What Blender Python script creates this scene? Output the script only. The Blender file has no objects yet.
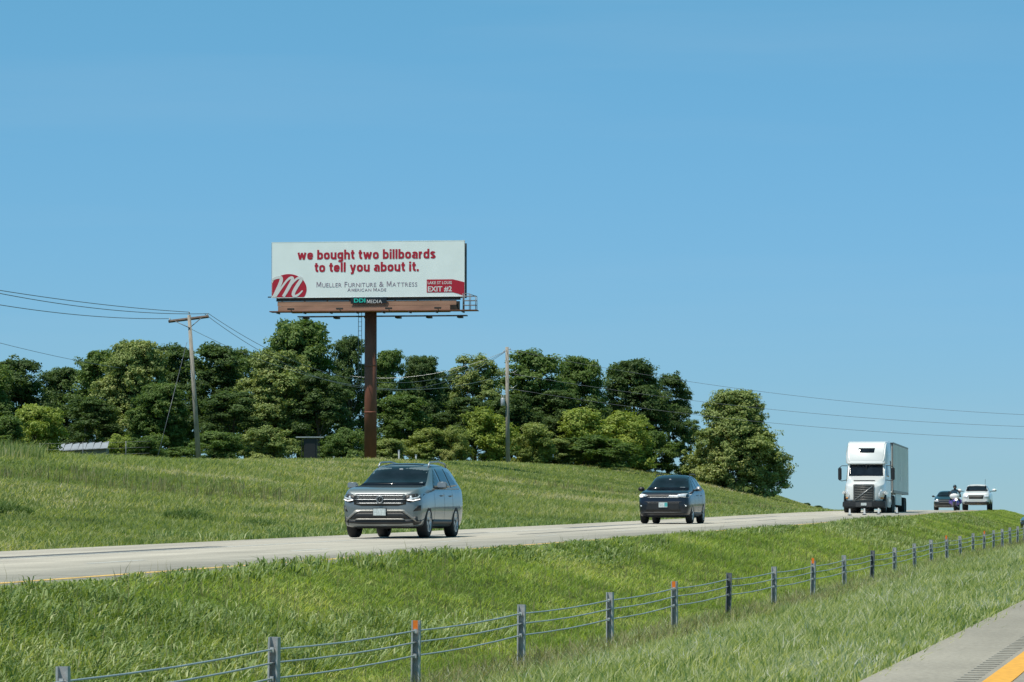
import bpy, bmesh, math, random
import numpy as np
from mathutils import Vector, Matrix
from mathutils.bvhtree import BVHTree

sc = bpy.context.scene
C = sc.collection
PI = math.pi
# ------------------------------------------------------------------ camera, sky, sun, exposure
F = 3500.0                       # focal length in pixels (1024 px wide frame)
YAW = math.atan(728.0 / F)       # camera looks this far left of the road
PITCH = math.atan(188.0 / F)
EYE = 1.25
cam_d = bpy.data.cameras.new("camera")
cam_d.sensor_width = 36.0
cam_d.lens = F / 1024.0 * 36.0
cam_d.clip_start = 0.5
cam_d.clip_end = 20000
cam_o = bpy.data.objects.new("camera", cam_d)
C.objects.link(cam_o)
cam_o.location = (0, 0, EYE)
cam_o.rotation_euler = (PI / 2 + PITCH, 0, YAW)
sc.camera = cam_o

SUN_EL = math.radians(66)
SUN_AZ = math.radians(222)       # compass style, clockwise from +Y: behind the camera, to the left
world = bpy.data.worlds.new("World")
sc.world = world
world.use_nodes = True
wn, wl = world.node_tree.nodes, world.node_tree.links
wn.clear()
sky = wn.new("ShaderNodeTexSky")
sky.sky_type = 'NISHITA'
sky.sun_disc = False
sky.sun_elevation = SUN_EL
sky.sun_rotation = SUN_AZ
sky.altitude = 0
sky.air_density = 1.0
sky.dust_density = 0.0
sky.ozone_density = 10.0
bg = wn.new("ShaderNodeBackground")
SKY_K = 0.10
bg.inputs[1].default_value = SKY_K
wo = wn.new("ShaderNodeOutputWorld")
# a camera-like tone curve per channel over the whole sky (summer noon blue, no yellow horizon)
sep = wn.new("ShaderNodeSeparateColor"); com = wn.new("ShaderNodeCombineColor")
wl.new(sky.outputs[0], sep.inputs[0])
for ch, (gain, gam) in enumerate(((0.45, 0.75), (0.64, 0.50), (0.97, 1.0))):
    m0 = wn.new("ShaderNodeMath"); m0.operation = 'MULTIPLY'; m0.inputs[1].default_value = 0.11
    m1 = wn.new("ShaderNodeMath"); m1.operation = 'POWER'; m1.inputs[1].default_value = gam
    m2 = wn.new("ShaderNodeMath"); m2.operation = 'MULTIPLY'; m2.inputs[1].default_value = gain / SKY_K
    wl.new(sep.outputs[ch], m0.inputs[0]); wl.new(m0.outputs[0], m1.inputs[0]); wl.new(m1.outputs[0], m2.inputs[0]); wl.new(m2.outputs[0], com.inputs[ch])
# barely visible high cirrus wisps
tcw = wn.new("ShaderNodeTexCoord"); mpw = wn.new("ShaderNodeMapping"); mpw.inputs['Scale'].default_value = (2.2, 2.2, 26.0)
nzw = wn.new("ShaderNodeTexNoise"); nzw.inputs['Scale'].default_value = 1.6; nzw.inputs['Detail'].default_value = 5; nzw.inputs['Roughness'].default_value = 0.55
mrw = wn.new("ShaderNodeMapRange"); mrw.inputs[1].default_value = 0.50; mrw.inputs[2].default_value = 0.74; mrw.inputs[3].default_value = 0.0; mrw.inputs[4].default_value = 0.07
mxw = wn.new("ShaderNodeMix"); mxw.data_type = 'RGBA'; mxw.inputs[7].default_value = (5.2, 6.4, 7.2, 1)
wl.new(tcw.outputs['Generated'], mpw.inputs[0]); wl.new(mpw.outputs[0], nzw.inputs['Vector']); wl.new(nzw.outputs['Fac'], mrw.inputs[0])
wl.new(mrw.outputs[0], mxw.inputs[0]); wl.new(com.outputs[0], mxw.inputs[6]); wl.new(mxw.outputs[2], bg.inputs[0])
wl.new(bg.outputs[0], wo.inputs[0])

sun_d = bpy.data.lights.new("sun", 'SUN')
sun_d.energy = 4.9
sun_d.angle = math.radians(0.53)
sun_d.color = (1.0, 0.94, 0.83)
sun_o = bpy.data.objects.new("sun", sun_d)
C.objects.link(sun_o)
sdir = Vector((math.sin(SUN_AZ) * math.cos(SUN_EL), math.cos(SUN_AZ) * math.cos(SUN_EL), math.sin(SUN_EL)))
sun_o.rotation_euler = sdir.to_track_quat('Z', 'Y').to_euler()
sc.view_settings.view_transform = 'Standard'
sc.view_settings.look = 'None'
sc.view_settings.exposure = 0.0
sc.view_settings.gamma = 1.0

# ------------------------------------------------------------------ helpers
def at(px, zc):
    """world x, y of the point that lies zc metres ahead on the line of sight of column px"""
    fx, fy = -math.sin(YAW), math.cos(YAW)
    rx, ry = math.cos(YAW), math.sin(YAW)
    u = (px - 512.0) / F * zc
    return zc * fx + u * rx, zc * fy + u * ry

def zat(py, zc):
    return EYE + zc * math.tan(PITCH + math.atan((341.0 - py) / F))

def tag(o, label=None, cat=None, group=None, kind=None):
    if label: o['label'] = label
    if cat: o['category'] = cat
    if group: o['group'] = group
    if kind: o['kind'] = kind
    return o

def empty(name, loc=(0, 0, 0), rz=0.0, label=None, cat=None, group=None):
    o = bpy.data.objects.new(name, None)
    C.objects.link(o)
    o.location = loc
    o.rotation_euler = (0, 0, rz)
    o.empty_display_size = 0.2
    return tag(o, label, cat, group)

def link(name, me, mat=None, parent=None):
    o = bpy.data.objects.new(name, me)
    C.objects.link(o)
    if parent is not None: o.parent = parent
    if mat is not None and len(me.materials) == 0: me.materials.append(mat)
    return o

def obj(name, bm, mat, parent=None, smooth=False):
    me = bpy.data.meshes.new(name)
    bm.to_mesh(me)
    bm.free()
    if smooth: me.polygons.foreach_set('use_smooth', [True] * len(me.polygons))
    return link(name, me, mat, parent)

def copy_tree(o, parent=None):
    c = o.copy()
    C.objects.link(c)
    if parent is not None: c.parent = parent
    for ch in list(o.children): copy_tree(ch, c)
    return c

def box(bm, c, s, bev=0.0, rot=None):
    r = bmesh.ops.create_cube(bm, size=1.0)
    vs = r['verts']
    bmesh.ops.scale(bm, vec=Vector(s), verts=vs)
    if bev > 0:
        es = list({e for v in vs for e in v.link_edges})
        rr = bmesh.ops.bevel(bm, geom=es, offset=bev, segments=2, affect='EDGES', clamp_overlap=True)
        vs = list({v for f in rr['faces'] for v in f.verts} | {v for v in vs if v.is_valid})
        # bevel may leave untouched inner verts: gather the island
        seen = set(vs); st = list(vs)
        while st:
            v = st.pop()
            for e in v.link_edges:
                w = e.other_vert(v)
                if w not in seen: seen.add(w); st.append(w)
        vs = list(seen)
    if rot is not None: bmesh.ops.rotate(bm, cent=(0, 0, 0), matrix=rot, verts=vs)
    bmesh.ops.translate(bm, vec=Vector(c), verts=vs)
    return vs

def bx(name, c, s, mat, parent, bev=0.0, rot=None, smooth=False):
    bm = bmesh.new()
    box(bm, c, s, bev, rot)
    return obj(name, bm, mat, parent, smooth)

def tube(bm, pts, radii, n=8, caps=True):
    pts = [Vector(p) for p in pts]
    if not hasattr(radii, '__len__'): radii = [radii] * len(pts)
    rings = []
    for i, p in enumerate(pts):
        a = pts[max(i - 1, 0)]; b = pts[min(i + 1, len(pts) - 1)]
        d = (b - a).normalized()
        up = Vector((0, 0, 1)) if abs(d.z) < 0.9 else Vector((1, 0, 0))
        s = d.cross(up).normalized(); t = s.cross(d).normalized()
        rings.append([bm.verts.new(p + (s * math.cos(2 * PI * k / n) + t * math.sin(2 * PI * k / n)) * radii[i]) for k in range(n)])
    for i in range(len(rings) - 1):
        for k in range(n):
            bm.faces.new((rings[i][k], rings[i][(k + 1) % n], rings[i + 1][(k + 1) % n], rings[i + 1][k]))
    if caps:
        bm.faces.new(rings[0][::-1]); bm.faces.new(rings[-1])

def tb(name, pts, radii, mat, parent=None, n=8, smooth=True):
    bm = bmesh.new()
    tube(bm, pts, radii, n)
    bmesh.ops.recalc_face_normals(bm, faces=bm.faces)
    return obj(name, bm, mat, parent, smooth)

def prism(bm, poly, y0, y1, ax='y'):
    """extrude a 2-D outline; ax names the extrusion axis"""
    def P(a, b, c):
        return {'y': (a, c, b), 'x': (c, a, b), 'z': (a, b, c)}[ax]
    A = [bm.verts.new(P(a, b, y0)) for a, b in poly]
    B = [bm.verts.new(P(a, b, y1)) for a, b in poly]
    n = len(poly)
    bm.faces.new(A); bm.faces.new(B[::-1])
    for i in range(n): bm.faces.new((A[i], B[i], B[(i + 1) % n], A[(i + 1) % n]))
    bmesh.ops.recalc_face_normals(bm, faces=bm.faces)

def pr(name, poly, y0, y1, mat, parent, ax='y'):
    bm = bmesh.new(); prism(bm, poly, y0, y1, ax)
    return obj(name, bm, mat, parent)

def lathe(bm, prof, n=28, axis='x'):
    """prof: (axial, radius) pairs; revolved about the x axis"""
    rings = []
    for a, r in prof:
        rings.append([bm.verts.new((a, r * math.cos(2 * PI * k / n), r * math.sin(2 * PI * k / n))) for k in range(n)])
    for i in range(len(rings) - 1):
        for k in range(n):
            bm.faces.new((rings[i][k], rings[i][(k + 1) % n], rings[i + 1][(k + 1) % n], rings[i + 1][k]))
    bmesh.ops.recalc_face_normals(bm, faces=bm.faces)

def npmesh(name, V, Fc, mat, parent=None, attrs=None, smooth=False):
    """V (n,3), Fc (m,3 or 4)"""
    me = bpy.data.meshes.new(name)
    k = Fc.shape[1]
    me.vertices.add(len(V)); me.vertices.foreach_set('co', np.ascontiguousarray(V, dtype=np.float32).ravel())
    me.loops.add(Fc.size); me.loops.foreach_set('vertex_index', np.ascontiguousarray(Fc, dtype=np.int32).ravel())
    me.polygons.add(len(Fc)); me.polygons.foreach_set('loop_start', np.arange(0, Fc.size, k, dtype=np.int32))
    if smooth: me.polygons.foreach_set('use_smooth', np.ones(len(Fc), dtype=bool))
    me.update(calc_edges=True)
    for nm, arr in (attrs or {}).items():
        a = me.attributes.new(nm, 'FLOAT', 'POINT')
        a.data.foreach_set('value', np.ascontiguousarray(arr, dtype=np.float32))
    return link(name, me, mat, parent)

# ------------------------------------------------------------------ materials
def new_mat(name):
    m = bpy.data.materials.new(name); m.use_nodes = True
    nt = m.node_tree
    return m, nt, nt.nodes, nt.links, nt.nodes['Principled BSDF']

def mat(name, col, rough=0.5, metal=0.0, noise=0.0, nscale=4.0, bump=0.0, bscale=20.0, coat=0.0, spec=None, emit=None, stretch=None):
    m, nt, N, Lk, b = new_mat(name)
    b.inputs['Base Color'].default_value = (*col, 1)
    b.inputs['Roughness'].default_value = rough
    b.inputs['Metallic'].default_value = metal
    if coat: b.inputs['Coat Weight'].default_value = coat; b.inputs['Coat Roughness'].default_value = 0.05
    if spec is not None: b.inputs['Specular IOR Level'].default_value = spec
    if emit: b.inputs['Emission Color'].default_value = (*emit[:3], 1); b.inputs['Emission Strength'].default_value = emit[3]
    if noise or bump:
        tc = N.new('ShaderNodeTexCoord')
        src = tc.outputs['Object']
        if stretch:
            mp = N.new('ShaderNodeMapping'); mp.inputs['Scale'].default_value = stretch
            Lk.new(src, mp.inputs['Vector']); src = mp.outputs['Vector']
    if noise:
        t = N.new('ShaderNodeTexNoise'); t.inputs['Scale'].default_value = nscale; t.inputs['Detail'].default_value = 6
        Lk.new(src, t.inputs['Vector'])
        r = N.new('ShaderNodeMapRange')
        r.inputs['From Min'].default_value = 0.3; r.inputs['From Max'].default_value = 0.7
        r.inputs['To Min'].default_value = 1 - noise; r.inputs['To Max'].default_value = 1 + noise
        Lk.new(t.outputs['Fac'], r.inputs['Value'])
        x = N.new('ShaderNodeVectorMath'); x.operation = 'SCALE'; x.inputs[0].default_value = col
        Lk.new(r.outputs[0], x.inputs['Scale']); Lk.new(x.outputs[0], b.inputs['Base Color'])
    if bump:
        t2 = N.new('ShaderNodeTexNoise'); t2.inputs['Scale'].default_value = bscale; t2.inputs['Detail'].default_value = 4
        Lk.new(src, t2.inputs['Vector'])
        bp = N.new('ShaderNodeBump'); bp.inputs['Strength'].default_value = bump; bp.inputs['Distance'].default_value = 0.02
        Lk.new(t2.outputs['Fac'], bp.inputs['Height']); Lk.new(bp.outputs[0], b.inputs['Normal'])
    return m

def ramp(N, stops):
    r = N.new('ShaderNodeValToRGB')
    e = r.color_ramp.elements
    while len(e) > 1: e.remove(e[-1])
    e[0].position = stops[0][0]; e[0].color = (*stops[0][1], 1)
    for p, c in stops[1:]:
        k = e.new(p); k.color = (*c, 1)
    return r

def leaf_mat(name, stops, trans=0.35, pscale=0.25, pamp=0.5, rough=0.55, patch=None, tipcol=None):
    """blades and leaves: colour from a per-blade number plus a slow position noise; partly translucent"""
    m, nt, N, Lk, b = new_mat(name)
    at_ = N.new('ShaderNodeAttribute'); at_.attribute_name = 'r'
    tc = N.new('ShaderNodeTexCoord')
    nz = N.new('ShaderNodeTexNoise'); nz.inputs['Scale'].default_value = pscale; nz.inputs['Detail'].default_value = 5
    nz.inputs['Roughness'].default_value = 0.6
    Lk.new(tc.outputs['Object'], nz.inputs['Vector'])
    mr = N.new('ShaderNodeMapRange'); mr.inputs['From Min'].default_value = 0.32; mr.inputs['From Max'].default_value = 0.68
    mr.inputs['To Min'].default_value = -pamp / 2; mr.inputs['To Max'].default_value = pamp / 2
    Lk.new(nz.outputs['Fac'], mr.inputs['Value'])
    ad = N.new('ShaderNodeMath'); ad.operation = 'ADD'
    Lk.new(at_.outputs['Fac'], ad.inputs[0]); Lk.new(mr.outputs[0], ad.inputs[1])
    rp = ramp(N, stops)
    Lk.new(ad.outputs[0], rp.inputs['Fac'])
    out = rp.outputs['Color']
    b.inputs['Roughness'].default_value = rough
    b.inputs['Specular IOR Level'].default_value = 0.25
    Lk.new(out, b.inputs['Base Color'])
    tr = N.new('ShaderNodeBsdfTranslucent')
    tint = N.new('ShaderNodeMix'); tint.data_type = 'RGBA'; tint.blend_type = 'MULTIPLY'; tint.inputs[0].default_value = 1.0
    tint.inputs[7].default_value = (1.15, 1.15, 0.45, 1)
    Lk.new(out, tint.inputs[6]); Lk.new(tint.outputs[2], tr.inputs['Color'])
    mx = N.new('ShaderNodeMixShader'); mx.inputs[0].default_value = trans
    Lk.new(b.outputs[0], mx.inputs[1]); Lk.new(tr.outputs[0], mx.inputs[2])
    Lk.new(mx.outputs[0], N['Material Output'].inputs['Surface'])
    return m

def ground_mat():
    m, nt, N, Lk, b = new_mat('grassy_soil')
    tc = N.new('ShaderNodeTexCoord')
    n1 = N.new('ShaderNodeTexNoise'); n1.inputs['Scale'].default_value = 0.12; n1.inputs['Detail'].default_value = 8; n1.inputs['Roughness'].default_value = 0.65
    n2 = N.new('ShaderNodeTexNoise'); n2.inputs['Scale'].default_value = 3.0; n2.inputs['Detail'].default_value = 6
    Lk.new(tc.outputs['Object'], n1.inputs['Vector']); Lk.new(tc.outputs['Object'], n2.inputs['Vector'])
    r1 = ramp(N, [(0.3, (0.060, 0.085, 0.018)), (0.5, (0.088, 0.118, 0.024)), (0.7, (0.125, 0.140, 0.036))])
    r2 = ramp(N, [(0.35, (0.65, 0.65, 0.65)), (0.65, (1.2, 1.2, 1.2))])
    Lk.new(n1.outputs['Fac'], r1.inputs[0]); Lk.new(n2.outputs['Fac'], r2.inputs[0])
    mx = N.new('ShaderNodeMix'); mx.data_type = 'RGBA'; mx.blend_type = 'MULTIPLY'; mx.inputs[0].default_value = 1
    Lk.new(r1.outputs[0], mx.inputs[6]); Lk.new(r2.outputs[0], mx.inputs[7])
    Lk.new(mx.outputs[2], b.inputs['Base Color'])
    b.inputs['Roughness'].default_value = 0.95; b.inputs['Specular IOR Level'].default_value = 0.05
    bp = N.new('ShaderNodeBump'); bp.inputs['Strength'].default_value = 0.8; bp.inputs['Distance'].default_value = 0.1
    Lk.new(n2.outputs['Fac'], bp.inputs['Height']); Lk.new(bp.outputs[0], b.inputs['Normal'])
    return m

def concrete_mat(name, base, joint=4.6):
    m, nt, N, Lk, b = new_mat(name)
    tc = N.new('ShaderNodeTexCoord')
    mp = N.new('ShaderNodeMapping'); mp.inputs['Scale'].default_value = (1.0, 0.06, 1.0)
    Lk.new(tc.outputs['Object'], mp.inputs['Vector'])
    n1 = N.new('ShaderNodeTexNoise'); n1.inputs['Scale'].default_value = 1.1; n1.inputs['Detail'].default_value = 8
    Lk.new(mp.outputs[0], n1.inputs['Vector'])
    n2 = N.new('ShaderNodeTexNoise'); n2.inputs['Scale'].default_value = 26; n2.inputs['Detail'].default_value = 8; n2.inputs['Roughness'].default_value = 0.8
    n3 = N.new('ShaderNodeTexNoise'); n3.inputs['Scale'].default_value = 0.5; n3.inputs['Detail'].default_value = 6
    Lk.new(tc.outputs['Object'], n2.inputs['Vector']); Lk.new(tc.outputs['Object'], n3.inputs['Vector'])
    def mul(a, bb):
        x = N.new('ShaderNodeMath'); x.operation = 'MULTIPLY'
        Lk.new(a, x.inputs[0]); Lk.new(bb, x.inputs[1]); return x.outputs[0]
    def mrn(src, lo, hi, a=0.3, c=0.7):
        r = N.new('ShaderNodeMapRange'); r.inputs[1].default_value = a; r.inputs[2].default_value = c
        r.inputs[3].default_value = lo; r.inputs[4].default_value = hi
        Lk.new(src, r.inputs[0]); return r.outputs[0]
    v = mul(mul(mrn(n1.outputs['Fac'], 0.80, 1.14), mrn(n2.outputs['Fac'], 0.64, 1.28)), mrn(n3.outputs['Fac'], 0.92, 1.08))
    # sawn joints across the slabs
    sp = N.new('ShaderNodeSeparateXYZ'); Lk.new(tc.outputs['Object'], sp.inputs[0])
    md = N.new('ShaderNodeMath'); md.operation = 'PINGPONG'; md.inputs[1].default_value = joint / 2
    Lk.new(sp.outputs['Y'], md.inputs[0])
    v = mul(v, mrn(md.outputs[0], 0.55, 1.0, 0.02, 0.09))
    x = N.new('ShaderNodeVectorMath'); x.operation = 'SCALE'; x.inputs[0].default_value = base
    Lk.new(v, x.inputs['Scale']); Lk.new(x.outputs[0], b.inputs['Base Color'])
    b.inputs['Roughness'].default_value = 0.85; b.inputs['Specular IOR Level'].default_value = 0.25
    bp = N.new('ShaderNodeBump'); bp.inputs['Strength'].default_value = 0.5; bp.inputs['Distance'].default_value = 0.006
    Lk.new(n2.outputs['Fac'], bp.inputs['Height']); Lk.new(bp.outputs[0], b.inputs['Normal'])
    return m

M = {}
M['ground'] = ground_mat()
M['concrete'] = concrete_mat('pale_concrete', (0.455, 0.415, 0.35))
M['concrete_near'] = concrete_mat('shoulder_concrete', (0.325, 0.298, 0.245), 90.0)
M['groove'] = mat('worn_groove', (0.275, 0.26, 0.222), 0.95, noise=0.3, nscale=15)
M['yellow'] = mat('yellow_paint', (0.74, 0.36, 0.035), 0.6, noise=0.16, nscale=16)
M['yellow_far'] = mat('worn_yellow_paint', (0.66, 0.42, 0.12), 0.7, noise=0.3, nscale=1.2)
M['white_line'] = mat('white_paint', (0.62, 0.62, 0.58), 0.6, noise=0.15, nscale=4)
M['tar'] = mat('tar_seal', (0.10, 0.10, 0.10), 0.8, noise=0.4, nscale=2.5)
M['galv'] = mat('galvanised_steel', (0.46, 0.465, 0.47), 0.6, 0.35, noise=0.25, nscale=9, bump=0.15)
M['galv_dark'] = mat('weathered_galvanised_steel', (0.19, 0.20, 0.22), 0.65, 0.3, noise=0.3, nscale=9, bump=0.2)
M['cable'] = mat('wire_rope', (0.50, 0.53, 0.54), 0.5, 0.5, noise=0.2, nscale=60)
M['orange'] = mat('orange_reflector', (0.85, 0.20, 0.02), 0.4, noise=0.1)
M['wood'] = mat('weathered_pole_wood', (0.30, 0.27, 0.23), 0.9, noise=0.3, nscale=6, bump=0.4, stretch=(4, 4, 0.4))
M['arm_wood'] = mat('dark_crossarm_wood', (0.13, 0.095, 0.08), 0.9, noise=0.3, nscale=6)
M['wire'] = mat('power_wire', (0.16, 0.17, 0.19), 0.5, 0.4, noise=0.1)
M['wire_bright'] = mat('bright_aluminium_wire', (0.35, 0.36, 0.36), 0.4, 0.6, noise=0.1)
M['porcelain'] = mat('porcelain', (0.45, 0.45, 0.45), 0.3, noise=0.1)
M['grey_metal'] = mat('grey_painted_metal', (0.42, 0.44, 0.46), 0.4, 0.3, noise=0.12)
M['rust_pole'] = mat('rust_red_steel', (0.21, 0.075, 0.045), 0.65, 0.1, noise=0.3, nscale=1.6, bump=0.15, stretch=(1, 1, 0.35))
M['rust_beam'] = mat('tan_brown_steel', (0.36, 0.21, 0.14), 0.7, 0.1, noise=0.22, nscale=1.5, stretch=(0.4, 1, 2))
M['dark_steel'] = mat('dark_steel', (0.055, 0.05, 0.05), 0.6, 0.3, noise=0.3, nscale=2)
M['vinyl'] = mat('white_vinyl', (0.90, 0.96, 0.96), 0.55, noise=0.035, nscale=0.7)
M['red_print'] = mat('red_print', (0.47, 0.012, 0.035), 0.5, noise=0.05)
M['grey_print'] = mat('grey_print', (0.33, 0.26, 0.33), 0.5, noise=0.05)
M['white_print'] = mat('white_print', (0.75, 0.75, 0.75), 0.5, noise=0.03)
M['teal_print'] = mat('teal_print', (0.02, 0.55, 0.45), 0.5, noise=0.05)
M['black_sign'] = mat('black_sign', (0.012, 0.016, 0.02), 0.4, noise=0.1)
M['bark'] = mat('bark', (0.11, 0.085, 0.06), 0.95, noise=0.35, nscale=5, bump=0.6)
M['tyre'] = mat('tyre_rubber', (0.018, 0.018, 0.019), 0.8, noise=0.2, nscale=12)
M['rim'] = mat('alloy_rim', (0.52, 0.53, 0.55), 0.3, 0.8, noise=0.1)
M['rim_dark'] = mat('dark_hub', (0.06, 0.06, 0.065), 0.5, 0.5, noise=0.1)
M['glass'] = mat('tinted_glass', (0.010, 0.014, 0.02), 0.06, noise=0.4, nscale=2.5, spec=0.28)
M['glass_blue'] = mat('tinted_side_glass', (0.03, 0.06, 0.09), 0.05, noise=0.3, nscale=1.5, spec=0.5)
M['plastic'] = mat('black_plastic', (0.016, 0.017, 0.019), 0.5, noise=0.15, nscale=8)
M['plastic_grey'] = mat('dark_grey_plastic', (0.05, 0.052, 0.056), 0.55, noise=0.15, nscale=8)
M['chrome'] = mat('chrome', (0.36, 0.38, 0.40), 0.42, 0.7, noise=0.05)
M['silver'] = mat('silver_trim', (0.27, 0.265, 0.25), 0.45, 0.4, noise=0.08)
M['lamp'] = mat('headlight_lens', (0.75, 0.78, 0.82), 0.1, 0.2, noise=0.2, nscale=14, coat=0.8)
M['lamp_lit'] = mat('lit_headlight', (0.9, 0.9, 0.9), 0.1, emit=(1.0, 0.98, 0.93, 2.2), noise=0.03)
M['amber'] = mat('amber_lens', (0.8, 0.3, 0.03), 0.3, noise=0.1)
M['plate'] = mat('number_plate', (0.55, 0.60, 0.60), 0.5, noise=0.25, nscale=22)
M['plate_teal'] = mat('teal_print_on_plate', (0.08, 0.42, 0.42), 0.5, noise=0.2, nscale=22)
M['paint_blue'] = mat('steel_blue_paint', (0.190, 0.212, 0.222), 0.36, 0.4, noise=0.05, nscale=1.2, coat=0.9)
M['paint_navy'] = mat('midnight_blue_paint', (0.008, 0.010, 0.020), 0.32, 0.1, noise=0.1, nscale=1.2, coat=0.5)
M['paint_white'] = mat('white_paint_gloss', (0.74, 0.75, 0.74), 0.3, noise=0.03, nscale=0.8, coat=0.6)
M['paint_black'] = mat('black_paint', (0.012, 0.014, 0.018), 0.3, 0.2, noise=0.1, nscale=1.2, coat=0.9)
M['paint_silver'] = mat('silver_paint', (0.45, 0.47, 0.49), 0.35, 0.5, noise=0.05, nscale=1.2, coat=0.7)
M['trailer'] = mat('white_trailer_skin', (0.84, 0.87, 0.84), 0.5, noise=0.05, nscale=1.0)
M['leather'] = mat('black_leather', (0.015, 0.015, 0.018), 0.55, noise=0.2, nscale=8, bump=0.2)
M['denim'] = mat('dark_denim', (0.02, 0.03, 0.05), 0.85, noise=0.2, nscale=8)
M['skin'] = mat('skin', (0.45, 0.26, 0.18), 0.5, noise=0.1)
M['violet'] = mat('violet_paint', (0.16, 0.10, 0.42), 0.3, 0.2, noise=0.1, coat=0.8)
M['roof_metal'] = mat('pale_sheet_roof', (0.36, 0.37, 0.40), 0.45, 0.2, noise=0.1, nscale=2)
M['shed_wall'] = mat('shed_wall', (0.20, 0.19, 0.17), 0.8, noise=0.2)
# ------------------------------------------------------------------ terrain
G0 = 0.0101; YC = 190.0; KC = 2.82e-5
def gradeT(Y):
    Y = np.asarray(Y, dtype=float)
    z = G0 * np.clip(Y, -300, None)
    Yq = np.clip(Y, YC, 901.0)
    z = np.where(Y > YC, G0 * Yq - KC * (Yq - YC) ** 2, z)
    z = z - 0.03 * (np.clip(Y, 901, 1500) - 901)
    return z
def curve(Y):
    Y = np.asarray(Y, dtype=float)
    q = np.clip(Y, 80, 500)
    return (q - 80) ** 2 / 9200.0 + (np.clip(Y, 500, 3000) - 500) * (840 / 9200.0)
def heading(Y):
    return float((min(max(Y, 80), 500) - 80) / 4600.0)
def sstep(t):
    t = np.clip(t, 0, 1); return t * t * (3 - 2 * t)
rs = np.random.RandomState(7)
_W = [(rs.uniform(-1, 1, 2) / s, rs.uniform(0, 6.28), a) for s, a in ((9, 1), (6, .8), (3.5, .6), (2.2, .45), (1.3, .3), (14, 1), (22, 1), (.8, .25))  for _ in range(3)]
def fbm(x, y):
    """smooth noise, roughly -1..1"""
    v = 0
    for (k, ph, a) in _W: v = v + a * np.sin(k[0] * x * 1.6 + k[1] * y * 1.6 + ph + 0.7 * np.sin(k[1] * x - k[0] * y))
    return v / 4.2
# cross-section: (road-relative left distance, height below the eye plane)
_cs_L = [-400, -60, -30, -18, -13.5, -11.2, 2.45, 3.3, 8.5, 9.6, 10.4, 13.4, 14.3, 14.6, 23.7, 24.6]
_cs_H = [-3.0, -2.0, -2.6, -1.9, -1.40, -1.30, -1.30, -1.40, -2.17, -2.27, -2.2, -1.36, -1.125, -1.165, -1.17, -1.22]
def terr(x, y):
    x = np.asarray(x, dtype=float); y = np.asarray(y, dtype=float)
    L = -x; c = curve(y); Lr = L - c
    h = np.interp(Lr, _cs_L, _cs_H)
    toe = np.maximum(26 + np.maximum(0, (y - 219) * 0.100), 24.8 + c)
    rid = np.maximum(60, toe + 15)
    amp = 3.22 + 1.0 * sstep((y - 180) / 150)
    t = np.clip((L - toe) / (rid - toe), 0, 1)
    s = 0.55 * t + 0.45 * sstep(t)
    hill = -1.22 + amp * s - 0.02 * np.clip(L - rid, 0, 60)
    h = np.where(Lr > 24.6, hill, h)
    bump = np.where(Lr > 27, 0.10 * fbm(x * 0.55, y * 0.35) * np.clip((Lr - 27) / 8, 0, 1), 0)
    bump = bump + np.where((Lr > 3.5) & (Lr < 12.8), 0.04 * fbm(x * 2, y * 0.8), 0)
    return h + bump + EYE + gradeT(y)
def G(x, y): return float(terr(x, y))
def road(Lr, Y, h):  # world point on a road surface
    return (-(Lr + float(curve(Y))), Y, h + EYE + float(gradeT(Y)))

Lc = np.unique(np.concatenate([[-6000, -2500, -1000, -400, -200, -100, -60, -40, -30, -18, -13.5, -11.2, 2.45, 2.8, 3.3], np.arange(3.7, 8.5, .8),
     [8.5, 9.1, 9.6, 10.0, 10.4], np.arange(11, 13.3, .5), [13.4, 13.9, 14.3, 14.6, 23.7, 24.2, 24.6, 25.2, 26], np.arange(27, 80, 1.2), np.arange(82, 140, 5), [160, 200, 300, 500, 1000, 2500, 6000]]))
Yr = np.unique(np.concatenate([[-4000, -1500, -600, -300, -150, -80, -40, -20], np.arange(0, 420, 2.5), np.arange(420, 900, 12), [901, 1000, 1200, 1500, 2000, 3000, 5000, 8000]]))
LL, YY = np.meshgrid(Lc, Yr)
XX = -(LL + np.where(np.abs(LL) < 3000, curve(YY), 0))
ZZ = terr(XX, YY)
nx, ny = len(Lc), len(Yr)
idx = np.arange(nx * ny).reshape(ny, nx)
Fq = np.stack([idx[:-1, :-1], idx[1:, :-1], idx[1:, 1:], idx[:-1, 1:]], -1).reshape(-1, 4)
g = npmesh('ground', np.stack([XX, YY, ZZ], -1).reshape(-1, 3), Fq, M['ground'], smooth=True)
tag(g, kind='structure')

def strip(name, L0, L1, h, Y0, Y1, m, step=5.0, thick=0.0, parent=None, kind='structure', wob=0.0):
    n = max(2, int((Y1 - Y0) / step) + 1)
    Ys = np.linspace(Y0, Y1, n)
    V = []
    for Y in Ys:
        w = wob * math.sin(Y * 1.3) * math.sin(Y * .37)
        for Lv, dz in ((L0 + w, -thick), (L0 + w, 0), (L1, 0), (L1, -thick)) if thick else ((L0 + w, 0), (L1, 0)):
            p = road(Lv, Y, h + dz); V.append(p)
    k = 4 if thick else 2
    Fs = []
    for i in range(n - 1):
        for j in range(k - 1):
            a = i * k + j; Fs.append((a, a + 1, a + 1 + k, a + k))
    o = npmesh(name, np.array(V), np.array(Fs), m, parent)
    if parent is None: tag(o, kind=kind)
    bm = bmesh.new(); bm.from_mesh(o.data); bmesh.ops.recalc_face_normals(bm, faces=bm.faces)
    if sum(f.normal.z for f in bm.faces) < 0: bmesh.ops.reverse_faces(bm, faces=bm.faces)
    bm.to_mesh(o.data); bm.free()
    return o
HN, HF = -1.25, -1.10
near_road = strip('near_road', -11.0, 2.5, HN, -150, 1500, M['concrete_near'], 4, 0.12)
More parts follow.
